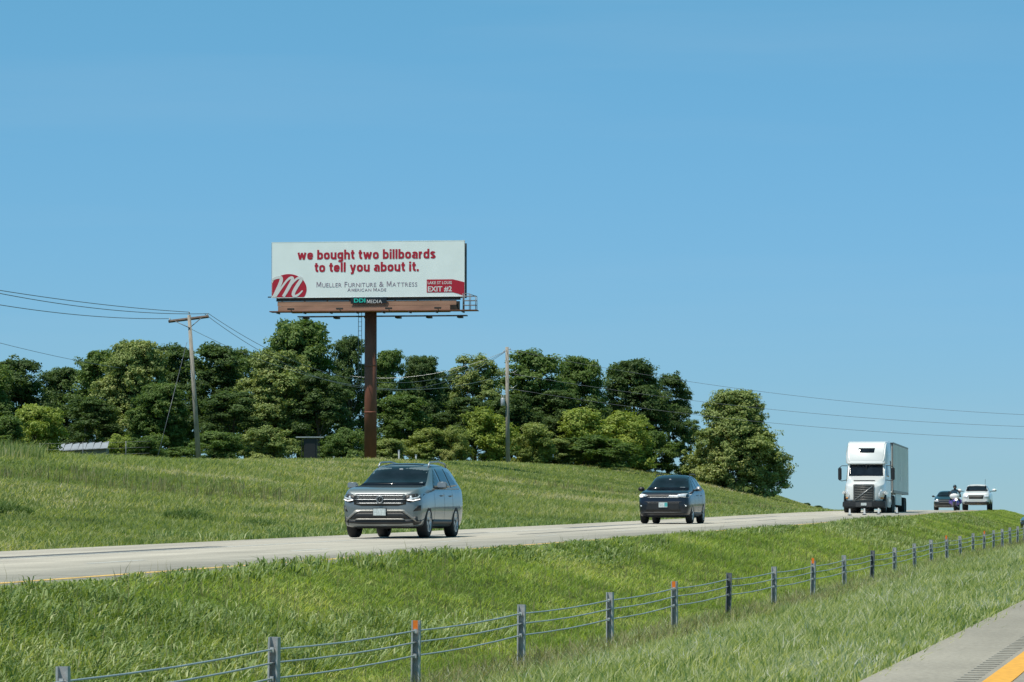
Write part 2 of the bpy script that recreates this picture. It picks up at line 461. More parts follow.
far_road = strip('far_road', 14.45, 23.9, HF, -150, 1500, M['concrete'], 4, 0.12)
strip('yellow_edge_line', 1.50, 1.69, HN + .004, -60, 700, M['yellow'], 4, parent=near_road, wob=.006)
for k in range(-4, 24):
    strip('white_lane_dash', -2.15, -2.0, HN + .004, k * 12.2, k * 12.2 + 3, M['white_line'], 3, parent=near_road)
strip('white_edge_line', -5.75, -5.6, HN + .004, -60, 700, M['white_line'], 4, parent=near_road)
strip('yellow_edge_line', 15.10, 15.30, HF + .004, -60, 700, M['yellow_far'], 4, parent=far_road)
strip('white_edge_line', 20.95, 21.08, HF + .004, -60, 700, M['white_line'], 4, parent=far_road)
for k in range(-4, 30):
    strip('white_lane_dash', 18.1, 18.22, HF + .004, k * 12.2 + 5, k * 12.2 + 8, M['white_line'], 3, parent=far_road)
for (a, b_, w) in ((20, 72, .42), (90, 99, .2), (112, 131, .34), (150, 171, .2)):
    strip('tar_strip', 21.2, 21.2 + w, HF + .003, a, b_, M['tar'], 4, parent=far_road, wob=.08)
for (a, b_, L0) in ((94, 118, 19.3), (128, 150, 19.0)):
    strip('tar_strip', L0, L0 + .12, HF + .0035, a, b_, M['tar'], 4, parent=far_road, wob=.1)
# rumble strip: milled grooves beside the yellow line of the near road
def grooves(L0, L1, Y0, Y1, pitch=0.3):
    V, Fs = [], []
    for i in range(int((Y1 - Y0) / pitch)):
        Y = Y0 + i * pitch; b_ = len(V)
        for Lv, dy in ((L0, 0), (L1, 0), (L1, .11), (L0, .11)): V.append(road(Lv, Y + dy, HN + .003))
        Fs.append((b_, b_ + 1, b_ + 2, b_ + 3))
    o = npmesh('rumble_strip', np.array(V), np.array(Fs), M['groove'], near_road)
    o['kind'] = 'stuff'
grooves(1.74, 1.88, 15, 180)

# ------------------------------------------------------------------ grass
def blades(P, hgt, wid, lean, r, seg3=True, rng=None, arch=0.35):
    """P (n,3) bases; one curved tapering blade each -> verts, tris, attr"""
    n = len(P)
    a = rng.uniform(0, 2 * PI, n)          # facing
    ax, ay = np.cos(a), np.sin(a)
    d = lean                                # (n,2) horizontal lean of the tip
    def pt(f, w, drop):
        c = np.empty((n, 3))
        c[:, 0] = P[:, 0] + d[:, 0] * f ** 1.6; c[:, 1] = P[:, 1] + d[:, 1] * f ** 1.6
        c[:, 2] = P[:, 2] + hgt * (f - drop)
        l = c.copy(); l[:, 0] -= ax * wid * w / 2; l[:, 1] -= ay * wid * w / 2
        q = c.copy(); q[:, 0] += ax * wid * w / 2; q[:, 1] += ay * wid * w / 2
        return l, q, c
    l0, q0, _ = pt(0.0, 1.0, 0.05)
    l1, q1, _ = pt(0.55, 0.85, 0.0)
    _, _, t = pt(1.0, 0.0, arch * 0.4)
    V = np.stack([l0, q0, l1, q1, t], 1).reshape(-1, 3)
    b_ = (np.arange(n) * 5)[:, None]
    T = np.concatenate([b_ + [0, 1, 3], b_ + [0, 3, 2], b_ + [2, 3, 4]], 1).reshape(-1, 3)
    return V, T, np.repeat(r, 5)

def in_view(x, y, pad=60):
    fx, fy = -math.sin(YAW), math.cos(YAW)
    zc = x * fx + y * fy; u = x * math.cos(YAW) + y * math.sin(YAW)
    px = 512 + F * u / np.maximum(zc, 1)
    return (zc > 5) & (px > -pad) & (px < 1024 + pad)

def scatter(rng, n, L0, L1, Y0, Y1, p=1.0):
    """n tuft centres; nearer ones denser (density ~ 1/Y^p)"""
    u = rng.uniform(0, 1, n)
    if p == 1: Y = Y0 * (Y1 / Y0) ** u
    else: Y = (Y0 ** (1 - p) + u * (Y1 ** (1 - p) - Y0 ** (1 - p))) ** (1 / (1 - p))
    L = rng.uniform(L0, L1, n)
    x = -(L + curve(Y))
    k = in_view(x, Y)
    return x[k], Y[k], L[k]

def grass(name, m, n, L0, L1, Y0, Y1, nb, h, w, spread, seed, keep=None, hmod=None, p=1.0, lean=0.35, wdist=0.0, rbase=0.5, rvar=0.2, arch=.35):
    rng = np.random.RandomState(seed)
    x, y, L = scatter(rng, n, L0, L1, Y0, Y1, p)
    if keep is not None:
        k = keep(x, y, L, rng); x, y, L = x[k], y[k], L[k]
    hm = np.ones(len(x)) if hmod is None else hmod(x, y, L)
    tr = rng.normal(rbase, rvar * .6, len(x)); th = rng.uniform(.7, 1.3, len(x)) * hm
    X = np.repeat(x, nb); Y = np.repeat(y, nb); k = len(X)
    ox, oy = rng.normal(0, spread, k), rng.normal(0, spread, k)
    X = X + ox; Y = Y + oy
    H = np.repeat(th, nb) * rng.uniform(.55, 1.15, k) * h
    P = np.stack([X, Y, terr(X, Y) - .01], 1)
    ln = np.stack([ox / (spread + 1e-6) * .5 + rng.normal(0, .6, k) + .2, oy / (spread + 1e-6) * .5 + rng.normal(0, .6, k)], 1) * (H * lean)[:, None]
    W = w * rng.uniform(.7, 1.3, k) + wdist * Y
    V, T, R = blades(P, H, W, ln, np.repeat(tr, nb) + rng.normal(0, rvar, k), rng=rng, arch=arch)
    o = npmesh(name, V, T, m, attrs={'r': R})
    return tag(o, kind='stuff')

GR = [(0.0, (0.114, 0.174, 0.047)), (0.35, (0.236, 0.334, 0.077)), (0.6, (0.374, 0.474, 0.121)), (0.82, (0.604, 0.595, 0.239)), (1.0, (0.620, 0.595, 0.444))]
GR_NEAR = [(0.0, (0.132, 0.188, 0.073)), (0.35, (0.296, 0.372, 0.132)), (0.6, (0.504, 0.534, 0.245)), (0.82, (0.620, 0.620, 0.445)), (1.0, (0.620, 0.620, 0.620))]
GR_WIDE = [(0.0, (0.106, 0.166, 0.049)), (0.5, (0.236, 0.322, 0.111)), (1.0, (0.496, 0.528, 0.276))]
GR_BLUE = [(0.0, (0.131, 0.200, 0.113)), (0.5, (0.284, 0.363, 0.217)), (1.0, (0.524, 0.563, 0.406))]
GR_HILL = [(0.0, (0.140, 0.187, 0.085)), (0.35, (0.256, 0.323, 0.116)), (0.6, (0.378, 0.412, 0.176)), (0.82, (0.556, 0.506, 0.310)), (1.0, (0.620, 0.575, 0.447))]
M['gr'] = leaf_mat('median_grass', GR, trans=.5, pscale=.28, pamp=.5)
M['gr_near'] = leaf_mat('verge_grass', GR_NEAR, trans=.5, pscale=.45, pamp=.6)
M['gr_wide'] = leaf_mat('broad_blade_grass', GR_WIDE, pscale=.35, pamp=.6)
M['gr_blue'] = leaf_mat('pale_broad_blade_grass', GR_BLUE, pscale=.6, pamp=.4)
M['gr_hill'] = leaf_mat('hill_grass', GR_HILL, trans=.5, pscale=.10, pamp=.8)
M['straw'] = leaf_mat('straw_stems', [(0, (.17, .16, .06)), (1, (.42, .38, .22))], pscale=.3, pamp=.3)

# verge between the near pavement and the cable barrier
tag(grass('verge_grass', M['gr_near'], 14000, 2.5, 9.2, 24, 190, 9, .25, .010, .07, 1, p=1.25, lean=.5, rvar=.13, rbase=.56, wdist=.00009,
      hmod=lambda x, y, L: np.clip(.55 + (L - 2.3) * .25, .45, 1.0) * (1 + .35 * fbm(x, y))), 'pale seeding grass on the verge beside the near pavement', 'grass')
tag(grass('verge_weeds', M['gr_blue'], 3000, 2.9, 7.0, 24, 150, 12, .42, .021, .06, 2, p=1.2, lean=.75, arch=.9,
      keep=lambda x, y, L, r: (fbm(x * 1.0 + 7, y * .45) > .02)), 'broad pale blades of tall weeds on the near verge', 'weeds')
tag(grass('edge_grass', M['gr_near'], 1500, 2.28, 2.75, 24, 150, 10, .11, .009, .06, 21, p=1.2, lean=1.1, rvar=.15,
      keep=lambda x, y, L, r: fbm(x * 1.5, y * .5) + (L - 2.4) * 2 > .1), 'ragged grass creeping over the edge of the near pavement', 'grass')
tag(grass('straw_grass', M['straw'], 6200, 3.0, 9.2, 26, 170, 6, .33, .007, .08, 22, p=1.15, lean=.45, wdist=.00005,
      keep=lambda x, y, L, r: (fbm(x * .9 + 2, y * .5) > -.2) | (L > 7.2)), 'straw coloured seeding stems standing on the near verge', 'grass')
# median beyond the barrier
tag(grass('median_grass', M['gr'], 20000, 8.6, 14.6, 26, 300, 10, .11, .009, .11, 3, p=1.1, lean=1.0, rvar=.09, wdist=.00008,
      hmod=lambda x, y, L: 1 + .35 * fbm(x, y)), 'short green grass covering the median', 'grass')
tag(grass('median_weeds', M['gr_wide'], 5600, 11.7, 14.75, 30, 220, 13, .40, .024, .08, 4, p=1.1, lean=.7, arch=.9, wdist=.00006,
      keep=lambda x, y, L, r: (fbm(x * .8, y * .45) + (L - 13.2) * .40 > .12) | ((L > 13.9) & (r.uniform(0, 1, len(L)) < .45)),
      hmod=lambda x, y, L: np.clip(.66 + .6 * fbm(x + 3, y * .6), .3, 1.35) * np.clip(1.25 - y / 220, .38, 1)), 'tall broad-bladed weeds along the far side of the median', 'weeds')
tag(grass('median_stems', M['straw'], 1500, 8.8, 14.3, 28, 200, 3, .34, .005, .05, 5, p=1.1, wdist=.00006, lean=.2), 'thin seed stems standing in the median grass', 'grass')
tag(grass('median_weeds', M['gr_wide'], 5200, 10.9, 14.2, 30, 150, 12, .24, .020, .10, 41, p=1.2, lean=.9, arch=.9, rbase=.52,
      keep=lambda x, y, L, r: (lambda v: v > np.percentile(v, 66))(fbm(x * .55 + 9, y * .16 + 4))), 'patches of darker broad-bladed weeds scattered over the median', 'weeds')
tag(grass('edge_stalks', M['gr_wide'], 260, 13.4, 14.6, 34, 75, 9, .5, .013, .07, 15, p=1.1, lean=.3, wdist=.00006,
      keep=lambda x, y, L, r: fbm(x * .6, y * .3) > -.1), 'dark upright stalks standing before the yellow line of the far road', 'weeds')
# far hillside
def hill_keep(x, y, L, r): return L > 25.0
tag(grass('hill_grass', M['gr_hill'], 36000, 23.95, 64, 52, 420, 8, .19, .016, .15, 6, p=1.0, lean=.85, rvar=.085, wdist=.00011,
      hmod=lambda x, y, L: (1 + .45 * fbm(x * .5, y * .5)) * np.where(L < 25.5, .6, 1)), 'rough unmown grass covering the hillside beyond the road', 'grass')
tag(grass('roadside_grass', M['gr_wide'], 2200, 24.0, 28.5, 52, 240, 9, .26, .020, .11, 7, p=1.1, lean=.6, wdist=.0001,
      keep=lambda x, y, L, r: fbm(x * .5, y * .3) > -.35), 'darker green grass along the far edge of the road', 'grass')
tag(grass('hill_brush', M['straw'], 4200, 26, 48, 55, 230, 5, .5, .012, .09, 8, p=1.1, wdist=.00009, lean=.25,
      keep=lambda x, y, L, r: fbm(x * .35 + 5, y * .25) > .05), 'brownish seed heads standing in the hillside grass', 'grass')
def clump(px, zc, rx, ry, n, h, seed, label):
    rng = np.random.RandomState(seed); x0, y0 = at(px, zc)
    a = rng.uniform(0, 6.28, n); r = np.sqrt(rng.uniform(0, 1, n))
    X = x0 + np.cos(a) * r * rx; Y = y0 + np.sin(a) * r * ry
    H = h * rng.uniform(.5, 1.1, n) * (1.15 - r * .7)
    V, T, R = blades(np.stack([X, Y, terr(X, Y) - .02], 1), H, .03 * rng.uniform(.7, 1.3, n), rng.normal(0, .45, (n, 2)) * H[:, None], rng.normal(.22, .1, n), rng=rng)
    o = npmesh('grass_clump', V, T, M['gr_wide'], attrs={'r': R}); tag(o, label, 'weeds', kind='stuff')
clump(190, 112, .75, 1.2, 900, .5, 31, 'larger dark green clump in the hillside grass at left')
clump(262, 110, .5, .9, 500, .36, 32, 'smaller dark green clump in the hillside grass left of the grey vehicle')
clump(8, 104, .8, 1.2, 700, .5, 33, 'dark green clump in the hillside grass at the left picture edge')
tag(grass('tall_ridge_grass', M['gr_hill'], 3000, 52, 68, 110, 200, 12, 0.8, .03, .2, 9, lean=.25,
      keep=lambda x, y, L, r: (L > 54) & (-x / y > .352)), 'tall pale reeds on top of the bank at far left', 'reeds')
# ------------------------------------------------------------------ trees
BG = 'trees of the wood behind the billboard'
def glyph_m(s):
    P = [(0, 0), (0, .7), (.12, .7), (.31, .25), (.5, .7), (.62, .7), (.62, 0), (.54, 0), (.54, .52), (.35, .08), (.27, .08), (.08, .52), (.08, 0)]
    bm = bmesh.new(); prism(bm, [(a * s, b_ * s) for a, b_ in P], -.004, .004, 'y')
    me = bpy.data.meshes.new('m'); bm.to_mesh(me); bm.free(); return me
def crown_mesh(rng, base=.1, nblob=26, leaf=.02, dens=1.0, shape='round', lop=0.0, sub=.075, asp=1.0):
    """unit crown (height 1, width asp): clumps of leaf sprays, each spray a knot of small leaves"""
    cen = []
    for i in range(nblob):
        t = base + (1 - base) * (((i + rng.uniform(.2, .8)) / nblob) ** .85)
        mid = (base + .55) / 2 + .05
        if shape == 'round': prof = math.sqrt(max(.03, 1 - ((t - mid) / (1.03 - mid)) ** 2)) if t > mid else .74 + .26 * (t - base) / max(.05, mid - base)
        else: prof = max(.10, 1 - max(0, t - .36) / .70) ** .56
        ang = i * 2.4 + rng.uniform(-.7, .7)
        rb = asp / 2 * rng.uniform(.24, .44) * ((.62 + .38 * prof) if shape == 'round' else (.36 + .56 * prof))
        rad = max(0, asp / 2 * prof - rb * .75) * rng.uniform(.45, 1.08)
        cen.append((math.cos(ang) * rad + lop * t, math.sin(ang) * rad, min(t, 1 - rb * rng.uniform(.55, .9)), rb))
    Vs, Rs = [], []
    for (cx, cy, cz, rb) in cen:
        ns = max(5, int(dens * 15 * rb * rb / (sub * sub)))
        u = rng.normal(size=(ns, 3)); u /= np.linalg.norm(u, axis=1)[:, None]
        u[:, 2] = np.where(u[:, 2] < -.35, -u[:, 2], u[:, 2])
        rr = rb * (1 - .55 * rng.uniform(0, 1, ns) ** 1.6) * np.where(rng.uniform(0, 1, ns) > .86, rng.uniform(1.1, 1.45, ns), 1)
        sc0 = np.stack([cx + u[:, 0] * rr, cy + u[:, 1] * rr, cz + u[:, 2] * rr * .82], 1)
        # loose sprays that bridge neighbouring clumps
        j = rng.randint(0, len(cen), ns); f = rng.uniform(.25, .75, ns)[:, None]; other = np.array(cen)[j, :3]
        near = (np.linalg.norm(other - np.array([cx, cy, cz]), axis=1) < rb * 2.6) & (rng.uniform(0, 1, ns) < .45)
        br = np.array([cx, cy, cz]) * f + other * (1 - f) + rng.normal(0, rb * .42, (ns, 3)); br[:, 2] = np.minimum(br[:, 2], 1.0)
        sc0 = np.where(near[:, None], br, sc0)
        k = 46
        S = np.repeat(sc0, k, 0); U = np.repeat(u, k, 0)
        o = rng.normal(size=(len(S), 3)); o /= np.linalg.norm(o, axis=1)[:, None]
        rad = sub * rng.uniform(.2, 1, len(S))[:, None] ** .6 * np.repeat(rng.uniform(.55, 1.15, ns), k)[:, None]
        p = S + o * rad * np.array([1, 1, .6])
        nn = o * .5 + U * .5 + rng.normal(0, .5, (len(S), 3)); nn[:, 2] += .35; nn /= np.linalg.norm(nn, axis=1)[:, None]
        a = np.cross(nn, rng.normal(size=(len(S), 3))); a /= np.linalg.norm(a, axis=1)[:, None]
        b_ = np.cross(nn, a)
        s = leaf * rng.uniform(.6, 1.25, len(S))[:, None]
        q = np.stack([p - a * s * .6, p + b_ * s * .36, p + a * s * .6, p - b_ * s * .36], 1)
        Vs.append(q.reshape(-1, 3))
        tone = rng.normal(.5, .08) + np.repeat(rng.normal(0, .055, ns), k)
        Rs.append(np.repeat(np.clip(tone + rng.normal(0, .07, len(S)), 0, 1), 4))
    V = np.concatenate(Vs); R = np.concatenate(Rs)
    V[:, 2] = np.maximum(V[:, 2], .01)
    return V, np.arange(len(V)).reshape(-1, 4), R, cen

SHAPES = {}
def shape_mesh(key, seed, **kw):
    rng = np.random.RandomState(seed)
    V, Q, R, cen = crown_mesh(rng, **kw)
    o = npmesh('crown', V, Q, None, None, attrs={'r': R})
    me = o.data; bpy.data.objects.remove(o)
    me.materials.append(None)
    SHAPES[key] = (me, cen, kw.get('asp', 1.0))
def trunk_mesh(rng, H, r0, cen, lop=0):
    bm = bmesh.new()
    sp = [(0, 0, -.4), (rng.uniform(-.1, .1), rng.uniform(-.1, .1), H * .18), (rng.uniform(-.25, .25) + lop * .3, rng.uniform(-.25, .25), H * .45), (lop * .7 + rng.uniform(-.3, .3), rng.uniform(-.3, .3), H * .82)]
    tube(bm, sp, [r0 * 1.25, r0, r0 * .65, r0 * .15], 8)
    for (cx, cy, cz, rb) in cen[::2]:
        zb = min(max(H * .15, cz * rng.uniform(.45, .65)), H * .6)
        f = zb / (H * .82); bxp = lop * .7 * f
        mid = (cx * .45 + bxp * .5, cy * .45, zb + (cz - zb) * .45)
        tube(bm, [(bxp, 0, zb), mid, (cx, cy, cz)], [r0 * .35, r0 * .22, r0 * .06], 5)
    bmesh.ops.recalc_face_normals(bm, faces=bm.faces)
    return bm

LEAF = {
 'dark': leaf_mat('dark_green_leaves', [(0, (0.037, 0.066, 0.021)), (.5, (0.094, 0.152, 0.047)), (1, (0.199, 0.278, 0.098))], .4, .3, .35),
 'mid': leaf_mat('mid_green_leaves', [(0, (0.051, 0.094, 0.028)), (.5, (0.129, 0.204, 0.053)), (1, (0.264, 0.345, 0.117))], .4, .3, .35),
 'olive': leaf_mat('olive_green_leaves', [(0, (0.106, 0.153, 0.046)), (.5, (0.260, 0.324, 0.103)), (.8, (0.394, 0.412, 0.154)), (1, (0.558, 0.430, 0.207))], .3, .35, .5),
 'bright': leaf_mat('bright_green_leaves', [(0, (0.122, 0.170, 0.029)), (.5, (0.276, 0.350, 0.069)), (1, (0.480, 0.518, 0.138))], .35, .4, .4),
 'gold': leaf_mat('yellowish_leaves', [(0, (0.110, 0.161, 0.041)), (.5, (0.257, 0.319, 0.085)), (1, (0.440, 0.425, 0.166))], .35, .4, .5),
}
for i in range(6):
    shape_mesh(('tree', i), 50 + i, base=(.08, .12, .16, .07, .14, .20)[i], nblob=(30, 26, 24, 32, 26, 20)[i], leaf=.018, dens=.60, sub=.050, asp=(.66, .60, .54, .72, .62, .60)[i], lop=(.02, -.03, .03, 0, -.02, .04)[i])
for i in range(4):
    shape_mesh(('bush', i), 80 + i, base=.03, nblob=(15, 18, 13, 16)[i], leaf=.036, dens=.55, sub=.10, asp=(1.2, 1.0, 1.4, 1.1)[i])
shape_mesh(('lone', 0), 91, base=.05, nblob=58, leaf=.019, dens=.5, sub=.055, asp=.98, shape='cone', lop=-.06)

def tree(name, px, zc, ytop, wpx, kind, label, cat, seed, group=None, ybase=None, shape=None):
    rng = np.random.RandomState(seed)
    x, y = at(px, zc); z = G(x, y) if ybase is None else zat(ybase, zc)
    H = zat(ytop, zc) - z; W = wpx * zc / F * (1.15 if group == BG else 1.0)
    me, cen, asp = SHAPES[shape]
    root = empty(name, (x, y, z), rng.uniform(0, 6.28) if shape[0] != 'lone' else 0, label, cat, group)
    k = W / asp
    cen2 = [(a * k, b_ * k, c_ * H, r * k) for a, b_, c_, r in cen]
    bm = trunk_mesh(rng, H, max(.04, H * .02), cen2, 0)
    obj('trunk' if cat == 'tree' else 'stem', bm, M['bark'], root, True)
    o = link('crown' if cat == 'tree' else 'foliage', me, None, root)
    o.scale = (k, k, H)
    o.material_slots[0].link = 'OBJECT'; o.material_slots[0].material = LEAF[kind]
    return root

# (px, depth, top y, width px, kind, base fraction, blobs, label)
TR = [
 (-22, 315, 362, 80, 'mid', .1, 22, 'rounded mid green tree cut by the left picture edge'),
 (22, 322, 361, 70, 'dark', .1, 22, 'dark tree at the far left behind the low bright bush'),
 (62, 330, 369, 64, 'dark', .12, 22, 'dark low tree beside the notch in the skyline at far left'),
 (98, 318, 352, 66, 'mid', .1, 24, 'mid green tree rising right of the skyline notch at far left'),
 (134, 312, 343, 74, 'olive', .06, 28, 'broad olive green tree with spiky top left of the leaning pole'),
 (172, 326, 346, 66, 'dark', .1, 24, 'dark tree directly behind the guy wire of the leaning pole'),
 (213, 318, 345, 76, 'dark', .14, 26, 'dark tree just right of the crossarm pole'),
 (246, 330, 350, 56, 'mid', .1, 20, 'mid green tree in the dip between the pole and the tallest tree'),
 (300, 330, 321, 88, 'mid', .1, 32, 'tallest broad tree of the wood, left below the billboard'),
 (276, 312, 352, 78, 'olive', .04, 26, 'dense olive tree low in front of the tallest tree'),
 (318, 310, 375, 60, 'dark', .04, 20, 'dark shorter tree behind the flat roofed cabinet'),
 (350, 326, 338, 46, 'dark', .16, 18, 'slender dark tree close left of the billboard pole'),
 (388, 335, 352, 52, 'mid', .1, 20, 'mid green tree half hidden by the billboard pole'),
 (421, 338, 358, 52, 'dark', .1, 20, 'dark round topped tree right of the billboard pole'),
 (449, 345, 372, 40, 'dark', .1, 16, 'small dark tree in the gap between the pole and the wooden post'),
 (474, 340, 356, 58, 'olive', .22, 20, 'open topped tree left of the transformer pole with sky gaps'),
 (528, 346, 351, 84, 'mid', .1, 30, 'wide tree crown directly behind the transformer pole top'),
 (578, 352, 358, 64, 'mid', .14, 24, 'mid green tree third from the right end of the wood'),
 (632, 362, 361, 72, 'dark', .16, 26, 'dark airy tree second from the right end of the wood'),
 (668, 368, 376, 52, 'dark', .10, 22, 'dark loose tree ending the wood with a ragged right side'),
 (402, 322, 396, 60, 'mid', .03, 18, 'low green tree filling the space right of the pole base'),
 (556, 342, 392, 60, 'dark', .03, 18, 'low dark tree between the transformer pole and the bright bushes'),
 (160, 304, 385, 60, 'mid', .03, 20, 'shorter bushy tree in front of the dark trees near the leaning pole'),
 (232, 305, 392, 62, 'dark', .03, 20, 'shorter dark tree at the edge of the wood right of the leaning pole'),
 (86, 306, 398, 60, 'dark', .03, 18, 'low dark tree over the pale shed roof'),
 (462, 332, 398, 62, 'dark', .03, 18, 'low dark tree behind the yellowish bushes'),
 (512, 338, 395, 60, 'dark', .03, 18, 'low dark tree close behind the transformer pole'),
]
for i, (px, zc, yt, w, kd, bs, nb, lb) in enumerate(TR):
    tree('broadleaf_tree', px, zc, yt, w, kd, lb, 'tree', 100 + i, BG, shape=('tree', (i * 5 + i // 3) % 6))
tree('broadleaf_tree', 742, 350, 392, 114, 'olive', 'lone round olive tree on the right end of the hill', 'tree', 301, None, ybase=500, shape=('lone', 0))
tree('small_tree', 691, 372, 420, 30, 'mid', 'thin small tree between the wood and the lone round tree', 'tree', 302, None, shape=('tree', 2))
SH = 'bushes along the foot of the wood'
BU = [
 (34, 262, 406, 66, 'bright', 'bright green bush above the reeds at far left'),
 (6, 255, 418, 50, 'mid', 'mid green bush at the left picture edge'),
 (122, 285, 436, 40, 'bright', 'low yellow green bush hanging over the pale shed roof'),
 (145, 280, 438, 46, 'mid', 'low green bush at the foot of the guy wire'),
 (215, 282, 432, 60, 'mid', 'green bush at the foot of the leaning pole'),
 (428, 318, 430, 54, 'gold', 'yellowish bush right of the billboard pole base'),
 (456, 318, 428, 40, 'gold', 'reddish yellow bush between the pole base and the bright tree'),
 (486, 322, 410, 62, 'bright', 'bright green bushy tree left of the transformer pole'),
 (533, 326, 424, 50, 'gold', 'olive bush right of the transformer pole'),
 (583, 338, 411, 66, 'bright', 'tall bright green bush left of centre of its pair beside the dark trees'),
 (627, 345, 414, 72, 'bright', 'wide bright green bush behind the dark vehicle'),
 (598, 330, 436, 80, 'mid', 'mid green brush in front of the two bright bushes'),
 (655, 352, 432, 50, 'mid', 'mid green brush at the right end of the bright bushes'),
 (555, 330, 440, 56, 'olive', 'olive brush between the transformer pole and the bright bushes'),
 (352, 300, 430, 54, 'mid', 'green bush left behind the billboard pole base'),
 (268, 296, 428, 60, 'olive', 'olive bush left of the flat roofed cabinet'),
 (648, 358, 462, 70, 'mid', 'low shaded brush under the last dark trees of the wood'),
 (608, 350, 458, 80, 'mid', 'low shaded brush behind the bright bushes'),
 (690, 372, 466, 46, 'olive', 'low brush between the wood and the lone round tree'),
 (180, 292, 448, 60, 'mid', 'low brush between the guy wire and the leaning pole foot'),
 (328, 300, 446, 40, 'mid', 'low brush directly right of the flat roofed cabinet'),
 (388, 305, 440, 50, 'olive', 'low olive bush directly right of the billboard pole'),
]
for i, (px, zc, yt, w, kd, lb) in enumerate(BU):
    tree('bush', px, zc, yt, w * 1.1, kd, lb, 'bush', 400 + i, SH, shape=('bush', i % 4))
for i, (px, yt) in enumerate(((806, 503), (817, 505.5))):
    tree('broadleaf_tree', px, 760, yt, 14, 'dark', ['tiny distant tree showing over the right end of the hill', 'tiny distant tree peeping over the road beside the lorry'][i], 'tree', 470 + i, None, ybase=520, shape=('tree', i))

# ------------------------------------------------------------------ cable barrier
L_B = 8.5
bar = empty('cable_barrier', (-L_B, 60, G(-L_B, 60)), 0, 'galvanised steel cable barrier on posts running along the grass median', 'barrier')
BX, BY, BZ = bar.location
def post_bm():
    bm = bmesh.new()
    w, d, t = .046, .042, .006
    pl = [(-w, -d), (-w + .016, -d), (-w + .016, -d + t), (-w + t, -d + t), (-w + t, d - t), (w - t, d - t), (w - t, -d + t), (w - .016, -d + t), (w - .016, -d), (w, -d), (w, d), (-w, d)]
    prism(bm, pl, -.25, .83, 'z')
    for zz in (.72, .46): box(bm, (0, -d - .012, zz), (.034, .02, .045))
    box(bm, (0, d + .012, .60), (.034, .02, .045))
    return bm
pm = None; pmd = None; rm = None
prng = random.Random(4)
posts = []
ZP = [25.88, 31.46, 36.86, 42.26, 48.2, 53.7, 59.3, 65.1, 71.0, 76.7, 82.35, 87.8, 93.4, 98.7]
for i in range(-3, 27):
    zc = 25.88 + i * 5.5 if i < 0 else (ZP[i] if i < len(ZP) else ZP[-1] + (i - len(ZP) + 1) * 5.45)
    # along the road
    Y = (zc - L_B * math.sin(YAW)) / math.cos(YAW)
    x = -(L_B + float(curve(Y)) * .9); z = G(x, Y)
    z = 0.5 * z + 0.5 * (-2.17 + EYE + float(gradeT(Y)))
    z += prng.uniform(-.015, .02) + max(0, .10 * (1 - i / 3)) * (i < 3)
    if pm is None:
        bm = post_bm(); pm = bpy.data.meshes.new('post'); bm.to_mesh(pm); bm.free(); pm.materials.append(M['galv'])
        pmd = pm.copy(); pmd.materials.clear(); pmd.materials.append(M['galv_dark'])
    p = link('post', pmd if i in (6, 10) else pm, None, bar)
    p.location = (x - BX, Y - BY, z - BZ)
    p.rotation_euler = (prng.uniform(-.03, .03), prng.uniform(-.03, .03), prng.uniform(-.1, .1))
    posts.append(Vector((x, Y, z)))
    if i in (2, 5, 8, 14, 17):
        bm = bmesh.new(); box(bm, (0, -.056, .785), (.05, .006, .095 if i < 8 else .11)); 
        rf = obj('reflector', bm, M['orange'], p)
        if i > 6: rf.location = (0, 0, .045)
for (hz, off) in ((.72, -.06), (.60, .06), (.46, -.06)):
    pts, rr = [], []
    for a_, b_ in zip(posts[:-1], posts[1:]):
        for k in range(4):
            t = k / 4; q = a_.lerp(b_, t)
            pts.append((q.x - BX + (.0), q.y + off - BY, q.z + hz - .022 * math.sin(PI * t) - BZ))
    tb('cable', pts, .0095, M['cable'], bar, 6)

# ------------------------------------------------------------------ billboard
def text_mesh(s, size, extr, off=0.0, sx=1.0, align='CENTER', space=1.0):
    cu = bpy.data.curves.new('txt', 'FONT'); cu.body = s; cu.size = size; cu.extrude = extr; cu.offset = off
    cu.align_x = align; cu.space_character = space; cu.resolution_u = 3
    o = bpy.data.objects.new('txt', cu); C.objects.link(o)
    dg = bpy.context.evaluated_depsgraph_get()
    me = bpy.data.meshes.new_from_object(o.evaluated_get(dg))
    bpy.data.objects.remove(o); bpy.data.curves.remove(cu)
    me.transform(Matrix.Rotation(PI / 2, 4, 'X') @ Matrix.Diagonal((sx, 1, 1, 1)))
    return me
def lettering(name, s, size, loc, mat_, parent, off=0.0, sx=1.0, width=None, align='CENTER', space=1.0, extr=.006):
    me = text_mesh(s, size, extr, off, sx, align, space)
    if width:
        xs = [v.co.x for v in me.vertices]; w = max(xs) - min(xs)
        me.transform(Matrix.Diagonal((width / w, 1, 1, 1)))
    me.materials.clear(); me.materials.append(mat_)
    o = link(name, me, None, parent); o.location = loc
    return o

bx0, by0 = at(370.5, 256.0)
bz0 = G(bx0, by0)
bb = empty('billboard', (bx0, by0, bz0), math.radians(4.5), 'tall roadside billboard with red lettering on a rust red steel pole', 'billboard')
zF = zat(296.9, 255) - bz0          # bottom of the face
W2 = 14.22 / 2; HF2 = 4.02
OX = -.02                         # face centre relative to the pole
FY = -1.15                        # face plane
tb('pole', [(0, 0, -.5), (0, 0, zF - .9)], [.46, .44], M['rust_pole'], bb, 24)
face = bx('face_panel', (OX, FY, zF + HF2 / 2), (2 * W2, .12, HF2), M['vinyl'], bb)
bx('back_panel', (OX, 1.1, zF + HF2 / 2), (2 * W2 - .3, .12, HF2), M['dark_steel'], bb)
